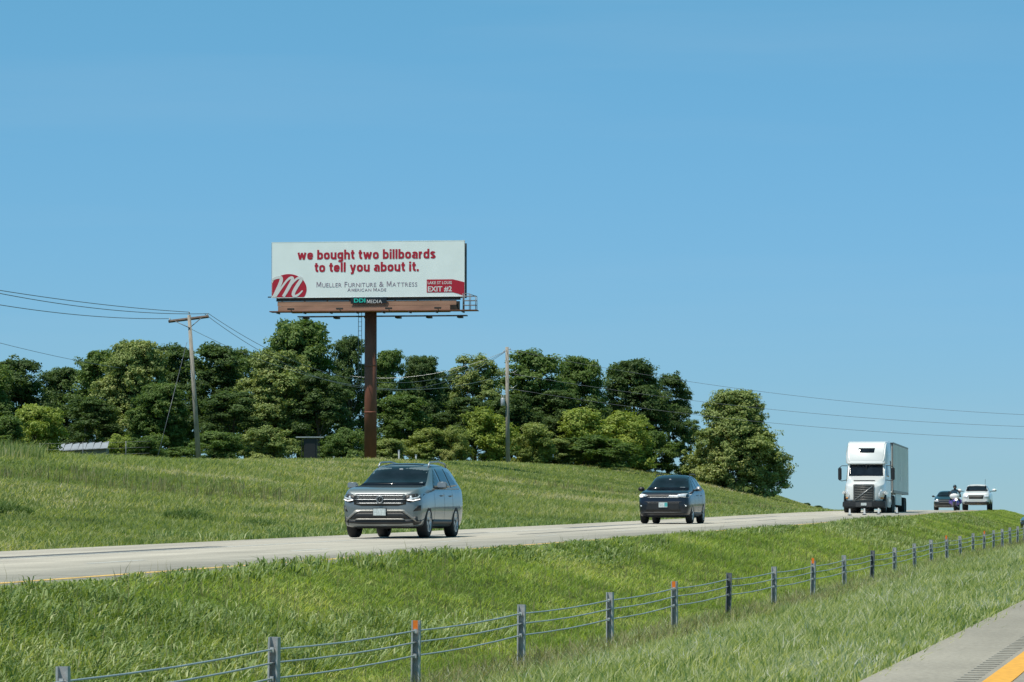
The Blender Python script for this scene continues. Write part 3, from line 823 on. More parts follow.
# trim along the edges of the face, 2 mm proud
for (cx, cz, sx_, sz_) in ((0, HF2 / 2 + .02, 2 * W2 + .08, .04), (0, -HF2 / 2 - .02, 2 * W2 + .08, .04)):
    bx('trim', (OX + cx, FY - .002, zF + HF2 / 2 + cz), (sx_, .13, sz_), M['vinyl'], face)
for s in (-1, 1): bx('trim', (OX + s * (W2 + .02), FY + .004, zF + HF2 / 2), (.04, .13, HF2), M['galv'], face)
for k in range(9):
    xx = OX - W2 + .35 + k * (2 * W2 - .7) / 8
    bx('upright', (xx, FY + .16, zF + HF2 / 2 - .10), (.10, .18, HF2 - .1), M['dark_steel'], bb)
    bx('upright', (xx, .93, zF + HF2 / 2 - .45), (.10, .18, HF2 + .8), M['dark_steel'], bb)
    bx('tie_beam', (xx, 0, zF + HF2 * .82), (.08, 1.75, .1), M['dark_steel'], bb)
bx('stringer', (OX - .1, FY + .10, zF - .46), (2 * W2 - 1.0, .14, .34), M['rust_beam'], bb)
bx('stringer', (OX - .3, FY + .06, zF - .83), (2 * W2 - 1.5, .2, .36), M['rust_beam'], bb)
bx('stringer', (OX - .1, .72, zF - .6), (2 * W2 - 1.0, .16, .7), M['dark_steel'], bb)
bx('torsion_beam', (0, 0, zF - .78), (11.8, .62, .62), M['rust_pole'], bb, .04)
bx('skirt', (OX, FY + .14, zF - .16), (2 * W2 - .6, .06, .22), M['dark_steel'], bb)
# catwalks
cw = bx('catwalk', (OX + .5, FY - .33, zF - 1.08), (2 * W2 + 1.05, 1.2, .06), M['rust_pole'], bb)
for k in range(8):
    bx('bracket', (-W2 + .5 + k * 1.95, FY - .35, zF - 1.17), (.09, 1.2, .10), M['dark_steel'], cw)
cw2 = bx('catwalk', (OX + .6, 1.75, zF - 1.25), (2 * W2 - 1.6, .7, .07), M['dark_steel'], bb)
for k in range(6):
    bx('bracket', (-W2 + 2.0 + k * 2.3, 1.6, zF - 1.36), (.35, 1.0, .13), M['dark_steel'], cw2)
# lights on arms under the face
for k in range(4):
    xx = OX - 5.4 + k * 3.6
    lp = tb('lamp_arm', [(xx, FY - .3, zF - 1.12), (xx, FY - 1.3, zF - 1.12), (xx, FY - 1.6, zF - 1.0)], .03, M['dark_steel'], bb, 6)
    bx('lamp_head', (xx, FY - 1.65, zF - .96), (.5, .22, .12), M['dark_steel'], lp, .02)
# end cage at the right
rail = empty('railing', (0, 0, 0)); rail.parent = bb
x0r, x1r = OX + W2 + .02, OX + W2 + .95
for xr in (x0r, (x0r + x1r) / 2, x1r):
    for yr in (FY - .9, FY - .2):
        tb('rail_post', [(xr, yr, zF - 1.05), (xr, yr, zF + .12 - (.22 if xr == x1r else 0))], .028, M['galv_dark'], rail, 6)
for zz in (-.72, -.38, -.06):
    tb('rail', [(x0r, FY - .9, zF + zz), (x1r, FY - .9, zF + zz), (x1r, FY - .2, zF + zz), (x0r, FY - .2, zF + zz)], .024, M['galv_dark'], rail, 6)
tb('rail', [(x0r, FY - .9, zF + .12), (x0r + .45, FY - .9, zF + .1), (x1r, FY - .9, zF - .08)], .024, M['galv_dark'], rail, 6)
for (za, xa) in ((.06, .38), (-.22, -.25)):
    tb('pipe_end', [(OX - W2 - xa, FY + .35, zF + za), (OX - W2 + .4, FY + .35, zF + za)], .05, M['dark_steel'], bb, 6)
# ladder
lad = empty('ladder', (0, 0, 0)); lad.parent = bb
for s in (-.62, -.86): tb('ladder_rail', [(s, -.32, zF - 6.6), (s, -.32, zF - 1.0)], .022, M['galv_dark'], lad, 6)
for k in range(17): tb('rung', [(-.86, -.32, zF - 6.4 + k * .33), (-.62, -.32, zF - 6.4 + k * .33)], .014, M['galv_dark'], lad, 5)
# bands on the pole
for zz in (zF - 5.0, zF - 8.4):
    bm = bmesh.new(); lathe(bm, [(-.05, .45), (-.05, .475), (.05, .475), (.05, .45)], 24)
    bmesh.ops.rotate(bm, cent=(0, 0, 0), matrix=Matrix.Rotation(PI / 2, 3, 'Y'), verts=bm.verts)
    o = obj('collar', bm, M['rust_pole'], bb, True); o.location = (0, 0, zz)
# --- print on the face
K = 13.57
def fx_(px): return OX + (px - 369.0) / K
def fz_(py): return zF + (296.7 - py) / 13.67
YF = FY - .068
# heavy condensed grotesque drawn stroke by stroke (x-height 1)
T_ = .29
def arc(cx, cy, rx, ry, a0, a1, n=10):
    return [(cx + rx * math.cos(math.radians(a0 + (a1 - a0) * i / n)), cy + ry * math.sin(math.radians(a0 + (a1 - a0) * i / n))) for i in range(n + 1)]
h_ = T_ / 2; W_G = .84
_l, _r, _m = h_, W_G - h_, W_G / 2
_o = arc(_m, .66, _r - _m, .34 - h_, 0, 180, 8) + arc(_m, .34, _r - _m, .34 - h_, 180, 360, 8) + [(_r, .66)]
GL = {
 'o': (W_G, [_o]), 'b': (W_G, [_o, [(_l, 0), (_l, 1.36)]]), 'd': (W_G, [_o, [(_r, 0), (_r, 1.36)]]),
 'g': (W_G, [arc(_m, .66, _r - _m, .34 - h_, 0, 180, 8) + arc(_m, .40, _r - _m, .30 - h_ * .6, 180, 360, 8), [(_r, 1), (_r, -.02)] + arc(_m, -.10, _r - _m, .28 - h_, 0, -150, 8)]),
 'h': (W_G, [[(_l, 0), (_l, 1.36)], arc(_m, .68, _r - _m, .32 - h_, 165, 0, 8) + [(_r, 0)]]),
 'u': (W_G, [[(_l, 1)] + arc(_m, .32, _r - _m, .32 - h_, 180, 345, 8), [(_r, 1), (_r, 0)]]),
 'e': (W_G, [arc(_m, .66, _r - _m, .34 - h_, 0, 180, 8) + arc(_m, .34, _r - _m, .34 - h_, 180, 345, 8), [(_l, .50), (_r + h_ * .95, .50)]]),
 'a': (W_G, [arc(_m, .68, _r - _m, .32 - h_, 160, 0, 8) + [(_r, 0)], arc(_m - .02, .33, .27, .33 - h_, 70, 290, 10)]),
 't': (.52, [[(.24, 1.28), (.24, .32), (.30, .19), (.42, .145), (.52, .145)], [(.0, .88), (.52, .88)]]),
 'i': (T_, [[(h_, 0), (h_, 1)], [(h_, 1.12), (h_, 1.36)]]), 'l': (T_, [[(h_, 0), (h_, 1.36)]]),
 'r': (.56, [[(h_, 0), (h_, 1)], arc(.52, .52, .52 - h_, .48 - h_, 175, 95, 6)]),
 's': (.76, [arc(.38, .73, .245, .27 - h_ * .85, 15, 180, 7) + [(.30, .55), (.48, .45)] + arc(.38, .27, .245, .27 - h_ * .85, 0, -165, 7)]),
 'w': (1.28, [[(.14, 1), (.38, .02)], [(.38, .02), (.64, .95)], [(.64, .95), (.90, .02)], [(.90, .02), (1.14, 1)]]),
 'y': (.88, [[(.14, 1), (.44, .06)], [(.74, 1), (.40, -.18), (.14, -.24)]]),
 '.': (T_, [[(h_, 0), (h_, .29)]]),
}
def flat_stroke(bm, pts, w, y, t=.006):
    P = [Vector(p) for p in pts]; n = len(P); L_, R_ = [], []
    for i in range(n):
        d1 = (P[i] - P[i - 1]).normalized() if i else (P[1] - P[0]).normalized()
        d2 = (P[i + 1] - P[i]).normalized() if i < n - 1 else d1
        d = (d1 + d2).normalized(); k = w / 2 / max(.5, d.dot(d1)); nrm = Vector((-d.y, d.x)) * k
        L_.append(P[i] + nrm); R_.append(P[i] - nrm)
    a = [bm.verts.new((p.x, y - t, p.y)) for p in L_]; b_ = [bm.verts.new((p.x, y - t, p.y)) for p in R_]
    a2 = [bm.verts.new((p.x, y, p.y)) for p in L_]; b2 = [bm.verts.new((p.x, y, p.y)) for p in R_]
    for i in range(n - 1):
        bm.faces.new((a[i], a[i + 1], b_[i + 1], b_[i])); bm.faces.new((a[i], a2[i], a2[i + 1], a[i + 1])); bm.faces.new((b_[i], b_[i + 1], b2[i + 1], b2[i]))
    bm.faces.new((a[0], b_[0], b2[0], a2[0])); bm.faces.new((a[-1], a2[-1], b2[-1], b_[-1]))
def headline(s, px0, px1, pyb, xh):
    x = 0; words = []; cur = []
    for ch in s:
        if ch == ' ': words.append(cur); cur = []; x += .46; continue
        w, st_ = GL[ch]; cur.append((x, st_)); x += w + .13
    words.append(cur); tot = x - .13
    kx = (px1 - px0) / K / tot; kz = xh / 13.67
    for wd in words:
        bm = bmesh.new(); q = 0
        for (x0, st_) in wd:
            for pl_ in st_:
                flat_stroke(bm, [(p[0] + x0, p[1]) for p in pl_], T_, -.0006 * (q % 7)); q += 1
        bmesh.ops.scale(bm, vec=(kx, 1, kz), verts=bm.verts)
        bmesh.ops.translate(bm, vec=(fx_(px0), YF, fz_(pyb)), verts=bm.verts)
        bmesh.ops.recalc_face_normals(bm, faces=bm.faces)
        obj('headline_word', bm, M['red_print'], face)
headline('we bought two billboards', 298.2, 436.8, 259.0, 7.1)
headline('to tell you about it.', 315.5, 420.0, 271.6, 7.1)
def smallcaps(name, s, size, px0, px1, py, m, parent, y=None, off=0.0, small=.78):
    """capital and small capital run, fitted between two columns"""
    parts = []; x = 0
    for wd in s.split(' '):
        for i, ch in enumerate(wd):
            sz = size if i == 0 else size * small
            me = glyph_m(sz) if ch == 'M' else text_mesh(ch, sz, .004, off, 1, 'LEFT')
            xs = [v.co.x for v in me.vertices]; w = max(xs) - min(xs)
            me.transform(Matrix.Translation((x - min(xs), 0, 0))); x += w + sz * .13
            parts.append(me)
        x += size * .30
    tot = x - size * .40
    bm = bmesh.new()
    for me in parts: bm.from_mesh(me)
    k = (px1 - px0) / K / tot
    bmesh.ops.scale(bm, vec=(k, 1, 1), verts=bm.verts)
    bmesh.ops.translate(bm, vec=(fx_(px0), YF if y is None else y, fz_(py)), verts=bm.verts)
    return obj(name, bm, m, parent)
smallcaps('shop_name', 'MUELLER FURNITURE & MATTRESS', .56, 317.5, 418.5, 286.8, M['grey_print'], face)
smallcaps('shop_tagline', 'AMERICAN MADE', .36, 348.5, 387.5, 291.3, M['grey_print'], face, small=.85)
# red ellipse with a white script m, cut by the edges of the face
def ell(cx, cy, rx, ry, n=64):
    out = []
    for k in range(n):
        a = 2 * PI * k / n
        X, Z = fx_(cx) + rx / K * math.cos(a), fz_(cy) + ry / K * math.sin(a)
        out.append((max(X, OX - W2 + .01), max(Z, zF + .01)))
    return out
lo = pr('logo_disc', ell(289.3, 288.6, 18.2, 15.2), YF - .004, YF + .006, M['red_print'], face)
def stroke(pts, wd, m, parent, y):
    bm = bmesh.new(); P = [Vector((fx_(a), fz_(b))) for a, b in pts]
    # smooth by Chaikin
    W_ = list(wd)
    for _ in range(2):
        Q, U = [P[0]], [W_[0]]
        for i in range(len(P) - 1):
            Q += [P[i].lerp(P[i + 1], .25), P[i].lerp(P[i + 1], .75)]; U += [W_[i] * .75 + W_[i + 1] * .25, W_[i] * .25 + W_[i + 1] * .75]
        P, W_ = Q + [P[-1]], U + [W_[-1]]
    Lf, Rt = [], []
    for i in range(len(P)):
        d = (P[min(i + 1, len(P) - 1)] - P[max(i - 1, 0)]).normalized(); n_ = Vector((-d.y, d.x)) * W_[i] / K / 2
        Lf.append(P[i] + n_); Rt.append(P[i] - n_)
    vs = [[bm.verts.new((max(q.x, OX - W2 + .012), y, max(q.y, zF + .012))) for q in S] for S in (Lf, Rt)]
    for i in range(len(P) - 1): bm.faces.new((vs[0][i], vs[0][i + 1], vs[1][i + 1], vs[1][i]))
    bmesh.ops.remove_doubles(bm, verts=bm.verts, dist=1e-5)
    r = bmesh.ops.extrude_face_region(bm, geom=list(bm.faces))
    bmesh.ops.translate(bm, vec=(0, -.005, 0), verts=[v for v in r['geom'] if isinstance(v, bmesh.types.BMVert)])
    bmesh.ops.recalc_face_normals(bm, faces=bm.faces)
    return obj('logo_stroke', bm, m, parent)
stroke([(270, 280), (276, 277), (282, 276), (282, 280), (279, 287), (274, 297)], [2, 2.6, 3, 3.5, 3.5, 3], M['white_print'], lo, YF - .005)
stroke([(276, 296), (282, 287), (288, 279), (292, 276.5), (294, 278), (290, 286), (284, 296)], [2, 2, 2, 2.6, 3.3, 3.5, 3], M['white_print'], lo, YF - .0075)
stroke([(285, 295), (290, 286), (296, 279), (300.5, 276.5), (303, 278), (298, 285), (293.5, 293), (295, 296), (299, 294.5), (303.5, 290)], [2, 2, 2, 2.6, 3.2, 3.6, 3.4, 2.8, 2, 1.2], M['white_print'], lo, YF - .01)
ribbon = [(428, 280), (454, 280), (459, 281.2), (465.6, 283), (465.6, 296.6), (459, 294.3), (454, 293), (428, 293)]
rb = pr('exit_ribbon', [(fx_(a), fz_(b)) for a, b in ribbon], YF - .004, YF + .006, M['red_print'], face)
lettering('ribbon_text', 'LAKE ST LOUIS', .30, (fx_(441), YF - .006, fz_(284.7)), M['white_print'], rb, off=.004, width=24 / K)
lettering('ribbon_text', 'EXIT #2', .52, (fx_(441), YF - .006, fz_(291.9)), M['white_print'], rb, off=.012, width=24 / K)
pl = bx('maker_plaque', (fx_(370), FY - .10, zF - .27), (2.65, .05, .46), M['black_sign'], bb)
lettering('plaque_text', 'DDI', .40, (fx_(361), FY - .132, zF - .41), M['teal_print'], pl, off=.012, width=.85)
smallcaps('plaque_text', 'MEDIA', .36, 368.3, 383.5, 303.2, M['white_print'], pl, y=FY - .132, small=1)

# ------------------------------------------------------------------ utility poles and wires
def wire(name, A, B, sag, m, label, cat='power line', group='overhead wires', r=.022, n=40):
    pts = []
    for i in range(n + 1):
        t = i / n; p = Vector(A).lerp(Vector(B), t); p.z -= 4 * sag * t * (1 - t); pts.append(p)
    o = tb(name, pts, r, m, None, 5)
    return tag(o, label, cat, group)
def P3(px, py, zc):
    x, y = at(px, zc); return Vector((x, y, zat(py, zc)))
# leaning pole with a crossarm
ZL = 240
top = P3(188.5, 315, ZL); base = P3(199.5, 470, ZL); gb = G(base.x, base.y)
pl1 = empty('utility_pole', (base.x, base.y, gb), 0, 'leaning wooden utility pole with a braced crossarm and guy wire', 'utility pole')
def loc(p, root): return Vector(p) - Vector(root.location)
tb('pole', [loc(base, pl1), loc(top, pl1)], [.19, .12], M['wood'], pl1, 12)
armL, armR = P3(168, 321.5, ZL), P3(208, 316.5, ZL + 1)
bm = bmesh.new(); d = armR - armL
tube(bm, [loc(armL, pl1), loc(armR, pl1)], .105, 4); arm = obj('crossarm', bm, M['arm_wood'], pl1)
for e in (armL, armR):
    q = e.lerp((armL + armR) / 2, .35); tb('brace', [loc(q, pl1) + Vector((0, -.1, -.05)), loc(P3(189.8, 328, ZL), pl1) + Vector((0, -.15, 0))], .03, M['galv_dark'], pl1, 6)
def insulator(p, root, h=.2):
    bm = bmesh.new(); lathe(bm, [(0, .02), (0, .05), (.05, .06), (.08, .04), (.13, .055), (.17, .03), (h, .0)], 10)
    bmesh.ops.rotate(bm, cent=(0, 0, 0), matrix=Matrix.Rotation(-PI / 2, 3, 'Y'), verts=bm.verts)
    o = obj('insulator', bm, M['porcelain'], root, True); o.location = loc(p, root); return o
for p in (armL + d * .03, armR - d * .03, top): insulator(p + Vector((0, 0, .05)), pl1)
tb('guy_wire', [loc(P3(186.5, 342, ZL), pl1), loc(P3(156.5, 462, ZL - 6), pl1)], .016, M['wire'], pl1, 5)
# pole with a transformer
ZM = 315
mb = P3(508, 470, ZM); mg = G(mb.x, mb.y); mt = P3(507, 347, ZM)
pl2 = empty('utility_pole', (mb.x, mb.y, mg), 0, 'straight pale wooden utility pole carrying a transformer in front of the wood', 'utility pole')
tb('pole', [(0, 0, -.5), loc(mt, pl2)], [.21, .15], M['wood'], pl2, 12)
q = loc(P3(504.5, 402, ZM), pl2)
bm = bmesh.new(); lathe(bm, [(-.36, 0), (-.36, .17), (-.33, .19), (.30, .19), (.36, .14), (.4, 0)], 16)
bmesh.ops.rotate(bm, cent=(0, 0, 0), matrix=Matrix.Rotation(-PI / 2, 3, 'Y'), verts=bm.verts)
tf = obj('transformer', bm, M['grey_metal'], pl2, True); tf.location = q + Vector((-.1, -.25, 0))
for s in (-.1, .1): tb('bushing', [(s, 0, .36), (s, 0, .58)], .035, M['porcelain'], tf, 6)
for (pxe, pye) in ((514, 372.5), (513, 388)):
    a_ = loc(P3(507.5, pye, ZM), pl2); tb('bracket', [a_, loc(P3(pxe, pye, ZM), pl2), loc(P3(pxe + 4, pye - 3, ZM), pl2)], .035, M['wire_bright'], pl2, 6)
for (pxe, pye) in ((504, 352), (510, 350)): insulator(P3(pxe, pye, ZM), pl2)
# far right pole, outside the picture, that carries the wires over the road
rt = P3(1845, 352, ZM); rg = G(rt.x, rt.y)
pl3 = empty('utility_pole', (rt.x, rt.y, rg), 0, 'wooden utility pole beyond the right side of the road', 'utility pole')
tb('pole', [(0, 0, -.5), (0, 0, rt.z - rg + .3)], [.21, .15], M['wood'], pl3, 12)
mpp = F / ZM
wa = wire('power_line', mt + Vector((.0, 0, -.2)), rt, 68 / mpp, M['wire'], 'uppermost of the three wires crossing the sky at right', n=60, r=.015)
wb = wire('power_line', P3(513, 374, ZM), rt + Vector((0, 0, -1.0)), 60 / mpp, M['wire'], 'middle one of the three wires crossing the sky at right', n=60, r=.015)
wc = wire('power_line', P3(512, 389, ZM), rt + Vector((0, 0, -2.2)), 58 / mpp, M['wire'], 'lowest of the three wires crossing the sky at right', n=60, r=.015)
# left pole to the left edge, and to the transformer pole
far = lambda px, py: P3(px, py, 150)
wire('power_line', armR + Vector((0, 0, .2)), far(-260, 224), 1.1, M['wire'], 'wire from the right tip of the crossarm to the left picture edge')
wire('power_line', top + Vector((0, 0, .2)), far(-262, 239), .5, M['wire'], 'wire from the leaning pole top to the left picture edge')
wire('power_line', armL + Vector((0, 0, .2)), far(-266, 242), .9, M['wire'], 'wire from the left tip of the crossarm to the left picture edge')
wire('power_line', far(-200, 285), P3(120, 368, 300), .4, M['wire'], 'low thin wire entering the trees at far left', r=.016)
wire('power_line', armR + Vector((0, 0, .2)), mt + Vector((0, 0, -.3)), 3.8, M['wire'], 'wire sagging from the crossarm to the transformer pole top', r=.018)
wire('power_line', armR + Vector((-.3, 0, .2)), P3(505, 352, ZM), 4.3, M['wire'], 'slightly lower wire sagging from the crossarm to the transformer pole', r=.018)
wire('power_line', P3(190.5, 329, ZL), P3(506, 374, ZM), 2.6, M['wire_bright'], 'bright neutral wire from below the crossarm to the transformer pole', r=.016)
wire('power_line', P3(350, 376, 318), P3(506, 351, ZM), 1.0, M['wire_bright'], 'bright wire piece rising to the transformer pole top from the left', r=.02)
# clamps on the sky wires
for w_, (px, py) in zip((wa, wb), ((760, 394), (757, 406))):
    bm = bmesh.new(); p = P3(px, py, ZM)
    bmesh.ops.create_icosphere(bm, subdivisions=1, radius=.09); bmesh.ops.translate(bm, vec=p, verts=bm.verts)
    obj('clamp', bm, M['dark_steel'], w_)

# ------------------------------------------------------------------ small things on the ridge
def placed(px, zc, dz=0): 
    x, y = at(px, zc); return (x, y, G(x, y) + dz)
sx_, sy_, sz_ = placed(84, 268)
sh = empty('shed', (sx_, sy_, sz_), .25, 'low farm shed with pale sheet roof behind the bank at far left', 'shed')
hz = zat(449.0, 268) - sz_
pr('wall', [(-1.9, 0), (1.8, 0), (1.8, hz + .05), (-1.9, hz - .15)], -1.5, 1.5, M['shed_wall'], sh)
for k in range(7):
    bm = bmesh.new()
    xa, xb_ = -2.0 + k * .56, -2.0 + k * .56 + .55
    f_ = lambda x: hz - .15 + (x + 1.9) * .055
    vs = [(xa, -1.75, f_(xa) - .02), (xb_, -1.75, f_(xb_)), (xb_, .2, f_(xb_) + .55), (xa, .2, f_(xa) + .45)]
    v = [bm.verts.new(p) for p in vs] + [bm.verts.new((p[0], p[1], p[2] - .05)) for p in vs]
    for q in ((0, 1, 2, 3), (7, 6, 5, 4), (0, 4, 5, 1), (1, 5, 6, 2), (2, 6, 7, 3), (3, 7, 4, 0)): bm.faces.new([v[i] for i in q])
    obj('roof_sheet', bm, M['roof_metal'], sh)
fp = empty('wire_fence', placed(83, 205), 0, 'thin wire fence with a steel post in front of the pale shed roof', 'fence')
for px in (40, 83, 126):
    a_ = Vector(placed(px, 205)); tb('fence_post', [loc(a_, fp) + Vector((0, 0, -.2)), loc(a_, fp) + Vector((0, 0, 1.25))], .022, M['galv_dark'], fp, 6)
for hh in (.5, .85, 1.2):
    tb('fence_wire', [loc(Vector(placed(px, 205)), fp) + Vector((0, 0, hh)) for px in range(40, 160, 10)], .007, M['galv_dark'], fp, 4)
# dark cabinet under a thin pale flat roof
cxp = placed(310, 268)
cb = empty('roadside_cabinet', cxp, .2, 'dark cabinet under a thin pale flat roof left of the billboard pole', 'cabinet')
hb = zat(437.3, 268) - cxp[2]
bx('roof', (0, 0, hb), (2.1, 1.1, .08), M['grey_metal'], cb)
bx('body', (.05, 0, hb / 2 - .05), (1.0, .8, hb - .1), M['plastic'], cb, .02)
for s in (-.6, .72): bx('post', (s, -.35, hb / 2 - .04), (.05, .05, hb - .06), M['dark_steel'], cb)
bx('door', (.05, -.415, hb / 2), (.75, .03, hb * .8), M['plastic'], cb)
for i, (px, yt, lb) in enumerate(((399, 450.5, 'white marker post right of the billboard pole, taller of the pair'), (416, 455, 'white marker post above the roof of the grey vehicle, shorter of the pair'), (334, 457, 'short white stake between the cabinet and the billboard pole'))):
    p = placed(px, 262); r_ = empty('marker_post', p, 0, lb, 'marker post', 'white marker posts on the ridge')
    h_ = zat(yt, 262) - p[2]
    bx('shaft', (0, 0, h_ / 2), (.12, .06, h_), M['white_print'], r_, .01)
    bx('cap', (0, 0, h_ + .02), (.15, .09, .05), M['grey_metal'], r_)
# delineators at the median edge of the far road, in front of the lorry
for i, (px, lb) in enumerate(((849.3, 'small pale delineator under the left headlight of the lorry'), (864, 'small pale delineator under the grille of the lorry'), (878.2, 'small pale delineator at the right front wheel of the lorry'), (896.5, 'small pale delineator under the trailer of the lorry'))):
    zc = (176, 180, 184, 190)[i]
    x, y = at(px, zc)
    zg = HF + EYE + float(gradeT(y)) + .002
    r_ = empty('delineator', (x, y, zg), 0, lb, 'delineator', 'delineators on the far road')
    hh = zat([510, 509.6, 509.3, 508][i], zc) - zg
    hh = .34
    bm = bmesh.new(); prism(bm, [(-.055, 0), (.055, 0), (.035, hh), (-.035, hh)], -.025, .025, 'y')
    obj('panel', bm, M['white_print'], r_)
    bx('base', (0, 0, .03), (.2, .2, .04), M['plastic_grey'], r_)
# ------------------------------------------------------------------ vehicles
def pchip(xs, ys, q):
    xs, ys = np.asarray(xs, float), np.asarray(ys, float)
    h = np.diff(xs); s = np.diff(ys) / h; m = np.zeros(len(xs))
    for i in range(1, len(xs) - 1):
        if s[i - 1] * s[i] > 0:
            w1, w2 = 2 * h[i] + h[i - 1], h[i] + 2 * h[i - 1]
            m[i] = (w1 + w2) / (w1 / s[i - 1] + w2 / s[i])
    m[0], m[-1] = s[0], s[-1]
    i = np.clip(np.searchsorted(xs, q) - 1, 0, len(xs) - 2)
    t = (q - xs[i]) / h[i]
    return ((1 + 2 * t) * (1 - t) ** 2 * ys[i] + t * (1 - t) ** 2 * h[i] * m[i] + t * t * (3 - 2 * t) * ys[i + 1] + t * t * (t - 1) * h[i] * m[i + 1])

def body_bm(st, n=90):
    """st rows: y, z bottom, half width, belt z, half width at the top edge, top z"""
    st = np.array(st, float)
    ys = np.unique(np.concatenate([st[:, 0], np.linspace(st[0, 0], st[-1, 0], n)]))
    q = [pchip(st[:, 0], st[:, k], ys) for k in range(1, 6)]
    bm = bmesh.new(); rings = []
    for i, y in enumerate(ys):
        zb, w, zB, wt, zt = (a[i] for a in q)
        hgt = zt - zB
        pts = [(0, zb), (w * .55, zb), (w * .90, zb + .01), (w * .965, zb + .10), (w, zb + (zB - zb) * .45), (w * .995, zb + (zB - zb) * .72), (w * .965, zB - .05), (w * .935, zB),
               (wt + (w * .935 - wt) * .12, zB + hgt * .80), (wt * .93, zt - min(.045, hgt * .10)), (wt * .62, zt - min(.014, hgt * .04)), (wt * .28, zt - .002), (0, zt)]
        for _ in range(2):
            o = [pts[0]]
            for a, b_ in zip(pts[:-1], pts[1:]):
                o += [(a[0] * .75 + b_[0] * .25, a[1] * .75 + b_[1] * .25), (a[0] * .25 + b_[0] * .75, a[1] * .25 + b_[1] * .75)]
            pts = o + [pts[-1]]
        ring = [bm.verts.new((x, y, z)) for x, z in pts] + [bm.verts.new((-x, y, z)) for x, z in pts[-2:0:-1]]
        rings.append(ring)
    m = len(rings[0])
    for a, b_ in zip(rings[:-1], rings[1:]):
        for k in range(m): bm.faces.new((a[k], a[(k + 1) % m], b_[(k + 1) % m], b_[k]))
    for ring, yy in ((rings[0], -1), (rings[-1], 1)):
        c = bm.verts.new((0, ring[0].co.y + yy * .012, sum(v.co.z for v in ring) / m))
        mid = []
        for v in ring: mid.append(bm.verts.new((v.co.x * .9, c.co.y - yy * .001, c.co.z + (v.co.z - c.co.z) * .88)))
        for k in range(m):
            bm.faces.new((ring[k], ring[(k + 1) % m], mid[(k + 1) % m], mid[k]))
            bm.faces.new((mid[k], mid[(k + 1) % m], c))
    bmesh.ops.recalc_face_normals(bm, faces=bm.faces)
    return bm

def cut_wells(o, centres, r, halfw, inner, m):
    """cut round wheel wells into a body mesh"""
    o.data.materials.append(m)
    bm = bmesh.new()
    for (cy, cz) in centres:
        for s in (-1, 1):
            vs0 = len(bm.verts)
            ring = []
            for xx in (s * inner, s * (halfw + .3)):
                ring.append([bm.verts.new((xx, cy + r * math.cos(2 * PI * k / 32), cz + r * math.sin(2 * PI * k / 32))) for k in range(32)])
            for k in range(32): bm.faces.new((ring[0][k], ring[0][(k + 1) % 32], ring[1][(k + 1) % 32], ring[1][k]))
            bm.faces.new(ring[0][::-1]); bm.faces.new(ring[1])
    bmesh.ops.recalc_face_normals(bm, faces=bm.faces)
    me = bpy.data.meshes.new('cut'); bm.to_mesh(me); bm.free(); me.materials.append(m)
    c = bpy.data.objects.new('cut', me); C.objects.link(c)
    md = o.modifiers.new('b', 'BOOLEAN'); md.operation = 'DIFFERENCE'; md.object = c; md.solver = 'EXACT'; md.material_mode = 'TRANSFER'
    dg = bpy.context.evaluated_depsgraph_get()
    nm = bpy.data.meshes.new_from_object(o.evaluated_get(dg))
    o.modifiers.clear(); old = o.data; o.data = nm
    bpy.data.objects.remove(c)
    # smooth except at sharp rims
    bm = bmesh.new(); bm.from_mesh(nm)
    for f in bm.faces: f.smooth = True
    for e in bm.edges:
        if len(e.link_faces) == 2 and e.calc_face_angle(0) > .6: e.smooth = False
    bm.to_mesh(nm); bm.free()

